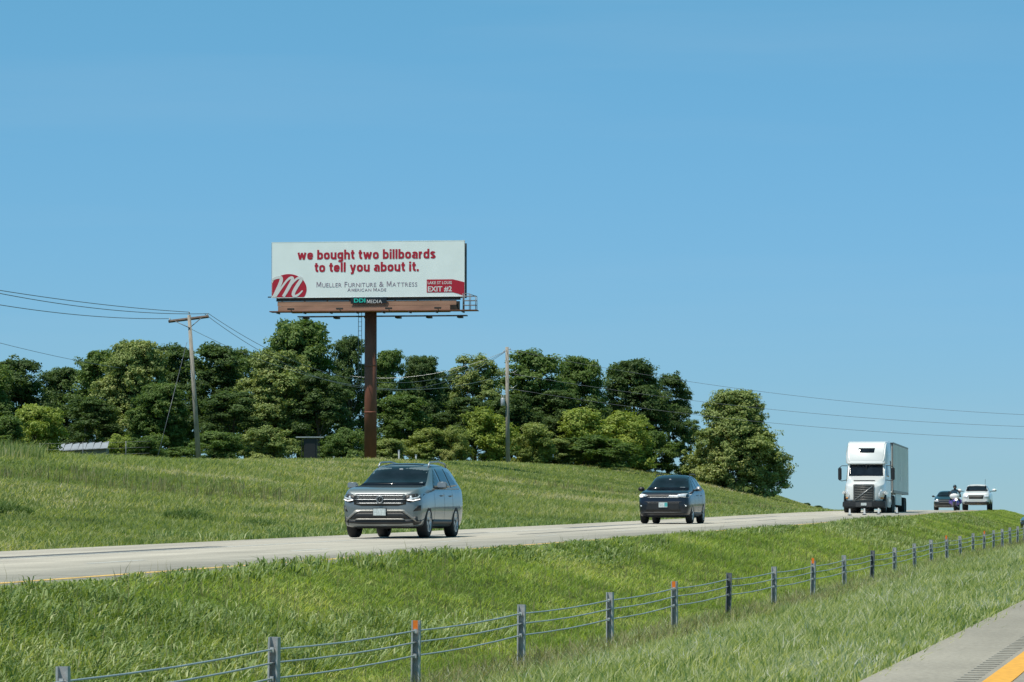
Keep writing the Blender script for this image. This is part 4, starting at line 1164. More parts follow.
class Skin:
    """lays panels of real thickness on a body surface"""
    def __init__(s, o, root):
        bm = bmesh.new(); bm.from_mesh(o.data); s.bvh = BVHTree.FromBMesh(bm); bm.free(); s.root = root
    def patch(s, name, poly, ax, m, off=.006, thick=.012, parent=None, cut=.09, label=None, smooth=True):
        bm = bmesh.new()
        v = [bm.verts.new((a, b, 0)) for a, b in poly]
        bm.faces.new(v)
        for k in (0, 1):
            lo, hi = min(p[k] for p in poly), max(p[k] for p in poly)
            q = lo + cut
            while q < hi - cut * .3:
                no = [0, 0, 0]; no[k] = 1; co = [0, 0, 0]; co[k] = q
                bmesh.ops.bisect_plane(bm, geom=bm.verts[:] + bm.edges[:] + bm.faces[:], plane_co=co, plane_no=no)
                q += cut
        bmesh.ops.triangulate(bm, faces=[f for f in bm.faces if len(f.verts) > 4])
        for v in bm.verts:
            a, b = v.co.x, v.co.y
            o_, d_ = {'front': ((a, -20, b), (0, 1, 0)), 'rear': ((a, 20, b), (0, -1, 0)), 'right': ((20, a, b), (-1, 0, 0)), 'left': ((-20, a, b), (1, 0, 0)), 'top': ((a, b, 20), (0, 0, -1))}[ax]
            h = s.bvh.ray_cast(Vector(o_), Vector(d_))
            if h[0] is None:
                g_ = {'front': (a, -2.2, b), 'rear': (a, 2.2, b), 'right': (1, a, b), 'left': (-1, a, b), 'top': (a, b, 1.5)}[ax]
                h = s.bvh.find_nearest(Vector(g_))
            n = h[1] if h[1].dot(Vector(d_)) < 0 else -h[1]
            v.co = h[0] + n * off
        ff = list(bm.faces)
        bmesh.ops.recalc_face_normals(bm, faces=ff)
        if sum((f.normal.dot(Vector(d_)) * f.calc_area() for f in ff)) > 0: bmesh.ops.reverse_faces(bm, faces=ff)
        r = bmesh.ops.extrude_face_region(bm, geom=ff)
        nv = [g_ for g_ in r['geom'] if isinstance(g_, bmesh.types.BMVert)]
        # the extruded copy is the outer skin; push the originals inwards
        new = set(nv)
        for v in bm.verts:
            if v not in new: v.co += Vector(d_) * thick
        for f in bm.faces: f.smooth = smooth and abs(f.normal.dot(Vector(d_))) > .15
        o = obj(name, bm, m, parent or s.root)
        if label: o['label'] = label
        return o
    def both(s, name, poly, m, **k):
        s.patch(name, poly, 'right', m, **k); return s.patch(name, poly, 'left', m, **k)
    def fpair(s, name, poly, m, **k):
        s.patch(name, [(-a, b) for a, b in poly][::-1], 'front', m, **k); return s.patch(name, poly, 'front', m, **k)

_wheels = {}
def wheel(parent, x, y, r, w, rimm, spokes=5, deep=False, key='car'):
    """wheel > rim, hub; outer side towards the sign of x"""
    k = (r, w, rimm.name, spokes)
    if k not in _wheels:
        bm = bmesh.new()
        lathe(bm, [(-w / 2, r * .62), (-w / 2, r * .90), (-w * .40, r * .98), (-w * .2, r), (w * .2, r), (w * .40, r * .98), (w / 2, r * .90), (w / 2, r * .66), (w * .42, r * .62), (w * .3, r * .60), (-w / 2, r * .60)], 36)
        bt = bpy.data.meshes.new('wheel'); bm.to_mesh(bt); bm.free(); bt.materials.append(M['tyre'])
        for p in bt.polygons: p.use_smooth = True
        bm = bmesh.new()
        R = r * .66
        lathe(bm, [(w * .44, R), (w * .49, R * .99), (w * .49, R * .90), (w * .30, R * .86), (w * .05, R * .84)], 32)
        for q in range(spokes):
            a = 2 * PI * q / spokes
            for da in (-.16, .16):
                vs = box(bm, (w * .38, 0, R * .52), (w * .12, R * .13, R * .78), 0)
                bmesh.ops.rotate(bm, cent=(0, 0, 0), matrix=Matrix.Rotation(a + da, 3, 'X'), verts=vs)
        br = bpy.data.meshes.new('rim'); bm.to_mesh(br); bm.free(); br.materials.append(rimm)
        bm = bmesh.new()
        lathe(bm, [(w * .02, R * .86), (w * .02, .001)], 24)
        lathe(bm, [(w * .3, R * .2), (w * .46, R * .18), (w * .5, .001)], 16)
        bh = bpy.data.meshes.new('hub'); bm.to_mesh(bh); bm.free(); bh.materials.append(M['rim_dark'])
        _wheels[k] = (bt, br, bh)
    bt, br, bh = _wheels[k]
    o = link('wheel', bt, None, parent); o.location = (x, y, r); o.rotation_euler = (0.4 * y, 0, 0 if x > 0 else PI)
    link('rim', br, None, o); link('hub', bh, None, o)
    return o

def put(px, zc, rz=None, h=HF, dz=0.0):
    """a spot on the far carriageway in column px"""
    x, y = at(px, zc)
    return (x, y, h + EYE + float(gradeT(y)) + dz), (heading(y) if rz is None else rz)

def mirror_(root, s, x, y, z, sz, m, gm=None):
    o = bx('mirror', (s * x, y, z), sz, m, root, min(sz) * .3, smooth=True)
    bx('mirror_foot', (s * (x - sz[0] * .6), y + .02, z - sz[2] * .35), (sz[0] * .8, .06, .05), M['plastic'], o)
    bx('mirror_glass', (s * x, y + sz[1] / 2 + .003, z), (sz[0] * .8, .006, sz[2] * .75), M['chrome'], o)
    return o

# ---- grey-blue three-row suv
loc_, rz = put(404.5, 90)
v1 = empty('suv', loc_, rz, 'steel blue sport utility vehicle with roof rails, nearest of the oncoming traffic', 'car', 'oncoming vehicles')
v1.scale = (1.04, 1.04, 1.09)
st = [(-2.52, .34, .66, .86, .56, .93), (-2.48, .28, .80, .93, .70, 1.00), (-2.38, .24, .915, 1.00, .80, 1.085), (-2.15, .235, .975, 1.05, .86, 1.14), (-1.6, .235, .995, 1.09, .87, 1.19), (-1.15, .235, .995, 1.11, .84, 1.235),
      (-.95, .235, .995, 1.12, .80, 1.31), (-.15, .235, .995, 1.14, .685, 1.69), (.25, .235, .995, 1.15, .675, 1.745), (1.0, .235, .995, 1.16, .675, 1.755), (1.8, .235, .995, 1.17, .67, 1.72), (2.15, .25, .985, 1.18, .66, 1.66), (2.42, .30, .94, 1.16, .66, 1.30), (2.50, .34, .90, 1.08, .70, 1.15), (2.54, .40, .82, .98, .7, 1.02)]
bo = obj('body', body_bm(st), M['paint_blue'], v1)
WB1 = (-1.56, 1.42)
cut_wells(bo, [(WB1[0], .37), (WB1[1], .37)], .445, 1.0, .66, M['plastic'])
s1 = Skin(bo, v1)
# windscreen, side glass
s1.patch('windscreen', [(-.80, 1.20), (.80, 1.20), (.655, 1.665), (-.655, 1.665)], 'front', M['glass'], parent=bo)
s1.patch('cowl', [(-.83, 1.165), (.83, 1.165), (.80, 1.20), (-.80, 1.20)], 'front', M['plastic'])
for (nm, poly) in (('window', [(-.78, 1.16), (.10, 1.17), (.10, 1.60), (-.02, 1.60)]), ('window', [(.18, 1.17), (1.02, 1.18), (1.0, 1.625), (.18, 1.61)]), ('window', [(1.10, 1.18), (1.95, 1.24), (1.62, 1.58), (1.08, 1.625)])):
    s1.both(nm, poly, M['glass_blue'], off=.006)
s1.both('window_trim', [(-.95, 1.115), (2.0, 1.15), (2.0, 1.175), (-.95, 1.14)], M['chrome'], off=.008)
s1.patch('rear_window', [(-.7, 1.25), (.7, 1.25), (.62, 1.6), (-.62, 1.6)], 'rear', M['glass'])
s1.patch('sunroof', [(-.48, -.05), (.48, -.05), (.48, 1.1), (-.48, 1.1)], 'top', M['glass'])
# door seams and handles
for yy in (-.93, .14, 1.06):
    s1.both('door_seam', [(yy - .006, .42), (yy + .006, .42), (yy + .006, 1.12), (yy - .006, 1.12)], M['plastic'], off=.002, thick=.004, cut=.12)
for yy in (-.12, .86):
    for s in (-1, 1): bx('door_handle', (s * 1.005, yy, .98), (.03, .22, .035), M['chrome'], v1, .01)
s1.both('sill_cladding', [(-1.13, .26), (.99, .26), (.99, .42), (-1.13, .42)], M['plastic'], off=.02, thick=.03)
# front: grille, bars, lamps, bumper
gr = s1.patch('grille', [(-.64, .76), (-.45, .725), (.45, .725), (.64, .76), (.66, .965), (.58, .985), (-.58, .985), (-.66, .965)], 'front', M['plastic'], off=.004)
for zz, w_ in ((.778, .57), (.862, .62), (.945, .63)):
    s1.patch('grille_bar', [(-w_, zz), (w_, zz), (w_, zz + .016), (-w_, zz + .016)], 'front', M['chrome'], off=.016, parent=gr)
s1.patch('hood_edge', [(-.72, .99), (.72, .99), (.72, 1.005), (-.72, 1.005)], 'front', M['chrome'], off=.006)
hl = s1.fpair('headlight_housing', [(.60, .84), (.74, .80), (.93, .85), (.955, 1.0), (.86, 1.005), (.62, .965)], M['plastic'], off=.01)
for s in (-1, 1):
    P_ = lambda l: [(s * a, b) for a, b in (l if s > 0 else l[::-1])]
    s1.patch('headlight', P_([(.67, .885), (.77, .87), (.90, .895), (.915, .975), (.875, .925), (.78, .905), (.76, .955), (.725, .955), (.725, .905)]), 'front', M['lamp'], off=.022, cut=.05)
    s1.patch('lamp_element', P_([(.66, .855), (.80, .835), (.92, .87), (.92, .885), (.80, .852), (.66, .872)]), 'front', M['lamp_lit'], off=.024, cut=.05)
    s1.patch('side_intake', P_([(.80, .60), (.945, .62), (.95, .74), (.90, .735)]), 'front', M['plastic'], off=.01)
    s1.patch('corner_cladding', P_([(.80, .29), (.96, .32), (.975, .47), (.88, .485), (.78, .47)]), 'front', M['plastic'], off=.012)
    s1.patch('bumper_trim', P_([(.86, .36), (.92, .36), (.60, .635), (0, .635), (0, .59), (.56, .59)]), 'front', M['silver'], off=.02)
s1.patch('lower_intake', [(-.80, .42), (.80, .42), (.55, .585), (-.55, .585)], 'front', M['plastic'], off=.012)
s1.patch('skid_trim', [(-.62, .405), (.62, .405), (.58, .435), (-.58, .435)], 'front', M['silver'], off=.024)
s1.patch('under_panel', [(-.90, .245), (.90, .245), (.90, .405), (-.90, .405)], 'front', M['plastic'], off=.010)
ring = bmesh.new(); lathe(ring, [(0, .066), (.012, .070), (.018, .078), (.012, .086), (0, .088)], 28)
bmesh.ops.rotate(ring, cent=(0, 0, 0), matrix=Matrix.Rotation(-PI / 2, 3, 'Z'), verts=ring.verts)
def onfront(sk, x, z, off=.02):
    h = sk.bvh.ray_cast(Vector((x, -20, z)), Vector((0, 1, 0))); return Vector((x, h[0].y - off, z))
em = obj('emblem', ring, M['chrome'], v1, True); em.location = onfront(s1, 0, .87, .02)
bm = bmesh.new()
for pts in ([(-.030, .066), (0, .006), (.030, .066)], [(-.062, .028), (-.034, -.058), (0, .0), (.034, -.058), (.062, .028)]):
    tube(bm, [(a, -.008, b) for a, b in pts], .006, 5)
obj('emblem_letters', bm, M['chrome'], em)
bmd = bx('emblem_back', (0, .006, 0), (.12, .01, .12), M['plastic'], em, .004)
pp = onfront(s1, 0, .585, .035)
npl = bx('number_plate', pp, (.31, .02, .16), M['plate'], v1, .004); bx('plate_frame', (pp.x, pp.y + .008, pp.z), (.335, .014, .185), M['plastic'], npl)
bx('toll_tag', onfront(s1, 0.02, 1.60, .012), (.09, .01, .035), M['white_print'], v1)
bx('sticker', onfront(s1, .64, 1.25, .015), (.16, .01, .05), M['plate'], v1, rot=Matrix.Rotation(-.25, 3, 'Y'))
for s in (-1, 1):
    mm = mirror_(v1, s, 1.13, -.72, 1.21, (.25, .14, .17), M['paint_blue'])
    bx('mirror_cap', (s * 1.13, -.80, 1.225), (.22, .03, .12), M['chrome'], mm, .012)
    tb('roof_rail', [(s * .63, -.10, 1.66), (s * .625, .05, 1.765), (s * .61, 1.0, 1.80), (s * .60, 1.85, 1.755), (s * .60, 1.98, 1.66)], .022, M['chrome'], v1, 8)
    bx('lower_arm', (s * .45, -1.56, .27), (.5, .12, .06), M['plastic'], v1)
for y_ in WB1:
    for s in (-1, 1): wheel(v1, s * .865, y_, .375, .255, M['rim'], 5)
bx('underbody', (0, -.05, .26), (1.3, 4.2, .10), M['plastic'], v1)
for zz in (-.3, .28): tb('wiper', [(zz, -1.0, 1.225), (zz + .42, -.93, 1.262)], .008, M['plastic'], v1, 5)

# ---- dark blue compact suv
loc_, rz = put(672.8, 131)
v2 = empty('suv', loc_, rz, 'dark navy sport utility vehicle with one lit headlight, second of the oncoming traffic', 'car', 'oncoming vehicles')
v2.scale = (1.05, 1.05, 1.09)
st = [(-2.30, .34, .62, .80, .52, .86), (-2.24, .27, .78, .88, .66, .96), (-2.10, .23, .88, .97, .76, 1.05), (-1.8, .22, .915, 1.01, .80, 1.10), (-1.25, .22, .922, 1.04, .80, 1.15), (-1.0, .22, .922, 1.06, .74, 1.24), (-.25, .22, .922, 1.08, .60, 1.60), (.15, .22, .922, 1.10, .585, 1.665), (.9, .22, .922, 1.12, .58, 1.67), (1.5, .23, .915, 1.14, .57, 1.63), (1.95, .26, .89, 1.16, .56, 1.45), (2.2, .32, .84, 1.10, .6, 1.2), (2.28, .40, .78, .98, .66, 1.02)]
bo = obj('body', body_bm(st), M['paint_navy'], v2)
cut_wells(bo, [(-1.38, .36), (1.28, .36)], .42, .95, .62, M['plastic'])
s2 = Skin(bo, v2)
s2.patch('windscreen', [(-.74, 1.145), (.74, 1.145), (.575, 1.585), (-.575, 1.585)], 'front', M['glass'])
for poly in ([(-.72, 1.11), (.08, 1.12), (.08, 1.53), (-.12, 1.50)], [(.14, 1.12), (.92, 1.14), (.88, 1.55), (.14, 1.54)], [(.98, 1.15), (1.55, 1.25), (1.4, 1.50), (.96, 1.55)]):
    s2.both('window', poly, M['glass_blue'])
s2.patch('rear_window', [(-.62, 1.2), (.62, 1.2), (.5, 1.5), (-.5, 1.5)], 'rear', M['glass'])
g2 = s2.patch('grille', [(-.60, .885), (.60, .885), (.55, .95), (-.55, .95)], 'front', M['plastic'], off=.006)
s2.patch('grille_bar', [(-.56, .86), (.56, .86), (.54, .878), (-.54, .878)], 'front', M['chrome'], off=.014, parent=g2)
s2.patch('lower_grille', [(-.62, .40), (.62, .40), (.56, .70), (-.56, .70)], 'front', M['plastic'], off=.006)
s2.patch('bumper_bar', [(-.66, .71), (.66, .71), (.66, .728), (-.66, .728)], 'front', M['plastic_grey'], off=.012)
s2.patch('headlight', [(-.60, .90), (-.88, .86), (-.885, .98), (-.80, 1.0), (-.60, .955)], 'front', M['lamp'], off=.014)
s2.patch('headlight', [(.50, .885), (.86, .86), (.885, .985), (.80, 1.0), (.50, .97)], 'front', M['lamp'], off=.014)
s2.patch('lamp_element', [(-.73, .88), (-.83, .88), (-.83, .965), (-.73, .965)][::-1], 'front', M['lamp_lit'], off=.026, cut=.04, label='bright lit low beam')
s2.patch('grille_trim', [(.15, .865), (.52, .845), (.56, .945), (.20, .95)], 'front', M['chrome'], off=.012)
for s in (-1, 1):
    s2.patch('fog_lamp', [(s * .76, .56), (s * .81, .56), (s * .81, .61), (s * .76, .61)][::s], 'front', M['lamp'], off=.012)
    mirror_(v2, s, 1.03, -.68, 1.17, (.22, .13, .15), M['plastic'] if s < 0 else M['chrome'])
    tb('roof_rail', [(s * .6, -.05, 1.62), (s * .6, .1, 1.69), (s * .6, 1.3, 1.70), (s * .59, 1.5, 1.62)], .018, M['plastic'], v2, 6)
s2.patch('under_panel', [(-.80, .25), (.80, .25), (.80, .38), (-.80, .38)], 'front', M['plastic'], off=.010)
for yy in (-.85, .11, .95):
    s2.both('door_seam', [(yy - .006, .42), (yy + .006, .42), (yy + .006, 1.06), (yy - .006, 1.06)], M['plastic'], off=.002, thick=.004, cut=.12)
for yy in (-.1, .8):
    for s in (-1, 1): bx('door_handle', (s * .93, yy, .96), (.03, .2, .03), M['paint_navy'], v2, .01)
s2.both('sill_cladding', [(-.95, .24), (.85, .24), (.85, .38), (-.95, .38)], M['plastic_grey'], off=.02, thick=.03)
pp = onfront(s2, .0, .62, .03)
npl = bx('number_plate', pp, (.31, .02, .17), M['plate'], v2, .004); bx('plate_print', (pp.x + .10, pp.y - .012, pp.z + .01), (.10, .006, .13), M['plate_teal'], npl)
bx('toll_tag', onfront(s2, -.02, 1.50, .012), (.07, .01, .04), M['white_print'], v2)
bx('sticker', onfront(s2, .50, 1.22, .012), (.18, .01, .03), M['plate'], v2)
for y_ in (-1.38, 1.28):
    for s in (-1, 1): wheel(v2, s * .80, y_, .355, .235, M['rim'], 5)
bx('underbody', (0, 0, .25), (1.2, 3.8, .10), M['plastic'], v2)

# ---- white lorry: tractor with sleeper and box trailer
loc_, rz = put(868.5, 200)
tk = empty('lorry', loc_, rz + math.radians(0.4), 'white long-nose semi truck with sleeper cab and box trailer on the far road', 'truck', 'oncoming vehicles')
W = M['paint_white']
st = [(-3.95, .72, .55, 1.30, .44, 1.42), (-3.88, .66, .72, 1.45, .56, 1.60), (-3.6, .62, .98, 1.55, .66, 1.72), (-3.1, .62, 1.12, 1.62, .74, 1.86), (-2.5, .7, 1.14, 1.75, .86, 2.00), (-2.15, .8, 1.12, 1.85, .92, 2.08)]
hood = obj('hood', body_bm(st, 40), W, tk)
cut_wells(hood, [(-2.85, .52)], .62, 1.2, .75, M['plastic'])
sk = Skin(hood, tk)
# cab: lower box, windscreen band, high roof fairing
def loft(name, sections, m, parent, sharp=.6, bev=.05):
    """sections: (y, [(x, z) half outline bottom to top]) mirrored and joined"""
    bm = bmesh.new(); rings = []
    for y, half in sections:
        pts = [(x, z) for x, z in half] + [(-x, z) for x, z in half[::-1]]
        rings.append([bm.verts.new((x, y, z)) for x, z in pts])
    m_ = len(rings[0])
    for a, b_ in zip(rings[:-1], rings[1:]):
        for k in range(m_): bm.faces.new((a[k], a[(k + 1) % m_], b_[(k + 1) % m_], b_[k]))
    bm.faces.new(rings[0]); bm.faces.new(rings[-1][::-1])
    bmesh.ops.recalc_face_normals(bm, faces=bm.faces)
    es = [e for e in bm.edges if len(e.link_faces) == 2 and e.calc_face_angle(0) > .35]
    bmesh.ops.bevel(bm, geom=es, offset=bev, segments=4, affect='EDGES', clamp_overlap=True)
    for f in bm.faces: f.smooth = True
    for e in bm.edges:
        if len(e.link_faces) == 2 and e.calc_face_angle(0) > sharp: e.smooth = False
    return obj(name, bm, m, parent)
H_ = lambda w0, w1, z0, z1: [(w0, z0), (w0, (z0 + z1) / 2), (w1, z1)]
cab = loft('cab', [(-2.20, H_(1.08, 1.04, .95, 2.06)), (-1.65, H_(1.14, 1.02, .75, 2.85)), (-1.3, H_(1.18, 1.05, .7, 2.95)), (.55, H_(1.22, 1.20, .7, 2.95))], W, tk)
fair = loft('roof_fairing', [(-1.86, H_(.98, .90, 2.76, 2.92)), (-1.68, H_(1.10, 1.00, 2.72, 3.30)), (-1.28, H_(1.19, 1.04, 2.78, 3.86)), (-.9, H_(1.22, 1.08, 2.85, 4.02)), (.62, H_(1.24, 1.20, 2.9, 4.10))], W, tk, bev=.11)
sc_ = Skin(cab, tk); sf_ = Skin(fair, tk)
sc_.patch('windscreen', [(-.97, 2.08), (.97, 2.08), (.92, 2.72), (-.92, 2.72)], 'front', M['glass'], off=.012)
bx('screen_post', (0, -1.93, 2.42), (.04, .05, .66), M['plastic'], tk, rot=None)
bx('visor', (0, -1.86, 2.80), (2.06, .16, .05), M['paint_white'], tk, .01)
sf_.patch('roof_window', [(-.42, 3.40), (.42, 3.40), (.46, 3.66), (-.46, 3.66)], 'front', M['glass'], off=.012)
for poly in ([(-1.55, 2.06), (-.75, 2.02), (-.75, 2.66), (-1.30, 2.66)],):
    sc_.both('side_window', poly, M['glass'])
sc_.both('door_seam', [(-.68, .8), (-.66, .8), (-.66, 2.8), (-.68, 2.8)], M['plastic'], off=.003, thick=.005, cut=.3)
gx = bx('grille', (0, -3.985, 1.10), (1.08, .08, .86), M['plastic'], tk, .03)
bx('grille_surround', (0, -3.96, 1.10), (1.18, .06, .98), M['silver'], gx, .03)
for k in range(9):
    tb('grille_bar', [(-.50, -4.03, .70 + k * .095), (.50, -4.03, .74 + k * .095)], .014, M['silver'], gx, 5)
tb('grille_band', [(-.5, -4.045, .72), (.5, -4.045, 1.48)], .022, M['chrome'], gx, 6)
bp_ = loft('bumper', [(-4.06, H_(.85, .80, .30, .62)), (-3.85, H_(1.18, 1.15, .28, .66)), (-3.4, H_(1.24, 1.22, .28, .66))], M['plastic'], tk)
bx('lower_grille', (0, -4.07, .46), (.9, .04, .26), M['plastic_grey'], bp_)
bx('number_plate', (0, -4.10, .47), (.31, .02, .15), M['plate'], bp_)
for s in (-1, 1):
    sk.patch('headlight', [(s * .80, .82), (s * 1.04, .82), (s * 1.06, 1.22), (s * .92, 1.30), (s * .80, 1.02)][::s], 'front', M['lamp'], off=.02)
    sk.patch('turn_lamp', [(s * .90, .78), (s * 1.05, .78), (s * 1.05, .86), (s * .90, .86)][::s], 'front', M['amber'], off=.03)
    fr_ = bx('front_fender', (s * 1.16, -2.85, 1.12), (.16, 1.5, .22), W, tk, .06)
    # mirrors on arms
    mo = bx('mirror', (s * 1.50, -1.85, 2.20), (.20, .16, .74), M['plastic'], tk, .05)
    tb('mirror_arm', [(s * 1.08, -1.70, 2.66), (s * 1.4, -1.84, 2.66), (s * 1.5, -1.85, 2.56)], .022, M['plastic'], mo, 6)
    tb('mirror_arm', [(s * 1.10, -1.72, 1.86), (s * 1.4, -1.84, 1.80), (s * 1.5, -1.85, 1.86)], .022, M['plastic'], mo, 6)
    bx('side_skirt', (s * 1.16, -.55, .62), (.14, 1.9, .62), W, tk, .04)
    bx('fuel_tank', (s * .98, 1.05, .62), (.44, 1.2, .5), M['silver'], tk, .1)
    bx('sleeper_extender', (s * 1.2, .95, 2.6), (.05, .6, 2.7), M['plastic_grey'], tk)
    wheel(tk, s * 1.03, -2.85, .52, .30, M['silver'], 8)
    for y_ in (2.1, 3.4): wheel(tk, s * .98, y_, .52, .52, M['silver'], 8)
bx('chassis', (0, .3, .62), (.9, 7.4, .24), M['plastic'], tk)
bx('bug_deflector', (0, -3.45, 1.80), (1.2, .04, .05), M['plastic'], tk)
# trailer
tr0, tr1 = 1.75, 16.1
tra = bx('trailer', (0, (tr0 + tr1) / 2, 2.60), (2.56, tr1 - tr0, 2.86), M['trailer'], tk, .02)
for s in (-1, 1):
    bx('rail', (s * 1.285, (tr0 + tr1) / 2, 4.02), (.03, tr1 - tr0, .10), M['silver'], tra)
    bx('rail', (s * 1.285, (tr0 + tr1) / 2, 1.24), (.03, tr1 - tr0, .16), M['silver'], tra)
    for k in range(12):
        bx('panel_seam', (s * 1.284, tr0 + 1.2 + k * 1.2, 2.64), (.014, .03, 2.6), M['silver'], tra)
    bx('trailer_skirt', (s * 1.22, 7.2, .82), (.05, 5.4, .66), M['trailer'], tra)
    for y_ in (13.1, 14.4): wheel(tk, s * .98, y_, .50, .52, M['silver'], 8)
    for k in range(3): bx('side_mark', (s * 1.292, 8.7, 2.9 - k * .42), (.012, .9, .24), M['white_print'], tra)
bx('edge_frame', (0, tr0 - .005, 4.0), (2.57, .05, .10), M['plastic_grey'], tra)
for s in (-1, 1): bx('edge_frame', (s * 1.26, tr0 - .006, 2.6), (.06, .05, 2.84), M['plastic_grey'], tra)
bx('landing_gear', (0, 4.9, .7), (1.9, .2, .9), M['plastic_grey'], tra)
bx('axle_frame', (0, 13.7, .75), (1.3, 3.4, .5), M['plastic'], tra)
bx('rear_bumper', (0, 16.0, .5), (2.2, .1, .12), M['plastic_grey'], tra)

# ---- white pickup far off
loc_, rz = put(977, 252)
v4 = empty('pickup_truck', loc_, rz, 'white pickup truck with wide mirrors on the crest at far right', 'pickup', 'oncoming vehicles')
st = [(-2.85, .50, .74, 1.0, .62, 1.10), (-2.78, .42, .90, 1.08, .76, 1.20), (-2.5, .40, .99, 1.15, .84, 1.27), (-1.5, .40, 1.01, 1.18, .86, 1.32), (-1.2, .40, 1.01, 1.20, .80, 1.38), (-.55, .40, 1.01, 1.22, .68, 1.80), (-.2, .40, 1.01, 1.24, .66, 1.87), (.9, .40, 1.01, 1.25, .66, 1.87), (1.12, .40, 1.01, 1.25, .68, 1.75), (1.25, .40, 1.01, 1.24, .9, 1.30), (2.8, .42, 1.0, 1.24, .9, 1.29), (2.9, .5, .95, 1.2, .85, 1.25)]
bo = obj('body', body_bm(st), M['paint_white'], v4)
cut_wells(bo, [(-1.85, .42), (1.75, .42)], .50, 1.05, .65, M['plastic'])
s4 = Skin(bo, v4)
s4.patch('windscreen', [(-.78, 1.36), (.78, 1.36), (.66, 1.80), (-.66, 1.80)], 'front', M['glass'])
s4.both('window', [(-.85, 1.27), (.12, 1.28), (.12, 1.74), (-.4, 1.72)], M['glass_blue'])
s4.both('window', [(.2, 1.28), (.98, 1.29), (.95, 1.74), (.2, 1.74)], M['glass_blue'])
g4 = s4.patch('grille', [(-.50, .80), (.50, .80), (.54, 1.06), (-.54, 1.06)], 'front', M['plastic'], off=.01)
s4.patch('grille_bar', [(-.5, .92), (.5, .92), (.5, .95), (-.5, .95)], 'front', M['silver'], off=.02, parent=g4)
s4.patch('bumper', [(-.9, .45), (.9, .45), (.9, .58), (-.9, .58)], 'front', M['plastic'], off=.02)
for s in (-1, 1):
    s4.patch('headlight', [(s * .58, .86), (s * .88, .86), (s * .90, 1.04), (s * .58, 1.04)][::s], 'front', M['lamp'], off=.014)
    s4.patch('fog_lamp', [(s * .66, .62), (s * .78, .62), (s * .78, .70), (s * .66, .70)][::s], 'front', M['lamp'], off=.014)
    mirror_(v4, s, 1.24, -.75, 1.43, (.30, .14, .20), M['paint_white'])
    for y_ in (-1.85, 1.75): wheel(v4, s * .87, y_, .41, .27, M['silver'], 6)
tb('antenna', [(.55, .2, 1.85), (.56, .25, 2.25)], .012, M['plastic'], v4, 5)
bx('underbody', (0, 0, .45), (1.2, 4.8, .14), M['plastic'], v4)

# ---- black sedan behind the motorcycle; a silver copy parked on the hill; a dark one on the median
def make_sedan(paint, loc_, rz, label, group=None):
    v = empty('sedan', loc_, rz, label, 'car', group)
    st = [(-2.35, .32, .62, .66, .52, .70), (-2.28, .24, .78, .72, .66, .78), (-2.0, .20, .88, .80, .78, .88), (-1.3, .19, .90, .90, .78, .99), (-1.0, .19, .90, .92, .72, 1.05), (-.25, .19, .90, .95, .56, 1.40), (.2, .19, .90, .96, .55, 1.45), (.8, .19, .90, .97, .55, 1.42), (1.55, .20, .89, .99, .68, 1.12), (2.1, .24, .86, .98, .72, 1.06), (2.3, .34, .80, .92, .68, .98)]
    bo = obj('body', body_bm(st), paint, v)
    cut_wells(bo, [(-1.42, .33), (1.36, .33)], .39, .95, .6, M['plastic'])
    s_ = Skin(bo, v)
    s_.patch('windscreen', [(-.70, 1.02), (.70, 1.02), (.54, 1.37), (-.54, 1.37)], 'front', M['glass'])
    s_.patch('rear_window', [(-.62, 1.1), (.62, 1.1), (.5, 1.36), (-.5, 1.36)], 'rear', M['glass'])
    s_.both('window', [(-.72, .97), (.10, .98), (.10, 1.34), (-.12, 1.32)], M['glass_blue'])
    s_.both('window', [(.17, .98), (1.25, 1.0), (.85, 1.33), (.17, 1.34)], M['glass_blue'])
    s_.patch('grille', [(-.45, .42), (.45, .42), (.5, .60), (-.5, .60)], 'front', M['plastic'], off=.008)
    for s in (-1, 1):
        s_.patch('headlight', [(s * .52, .60), (s * .84, .62), (s * .82, .74), (s * .54, .69)][::s], 'front', M['lamp'], off=.012)
        mirror_(v, s, .99, -.62, 1.03, (.20, .12, .13), paint)
        for y_ in (-1.42, 1.36): wheel(v, s * .79, y_, .33, .22, M['rim'], 5)
    s_.patch('under_panel', [(-.7, .22), (.7, .22), (.7, .32), (-.7, .32)], 'front', M['silver'], off=.012)
    return v
loc_, rz = put(946.5, 262)
make_sedan(M['paint_black'], loc_, rz, 'black sedan half hidden behind the motorcycle on the crest', 'oncoming vehicles')
x, y = at(707, 392)
make_sedan(M['paint_silver'], (x, y, zat(486, 392)), 1.9, 'small pale car parked behind the hill beside the lone tree')
x, y = at(1076, 152)
make_sedan(M['paint_black'], (x, y, G(x, y) + .02), -1.35, 'dark car cut off by the right picture edge, beyond the last barrier posts')

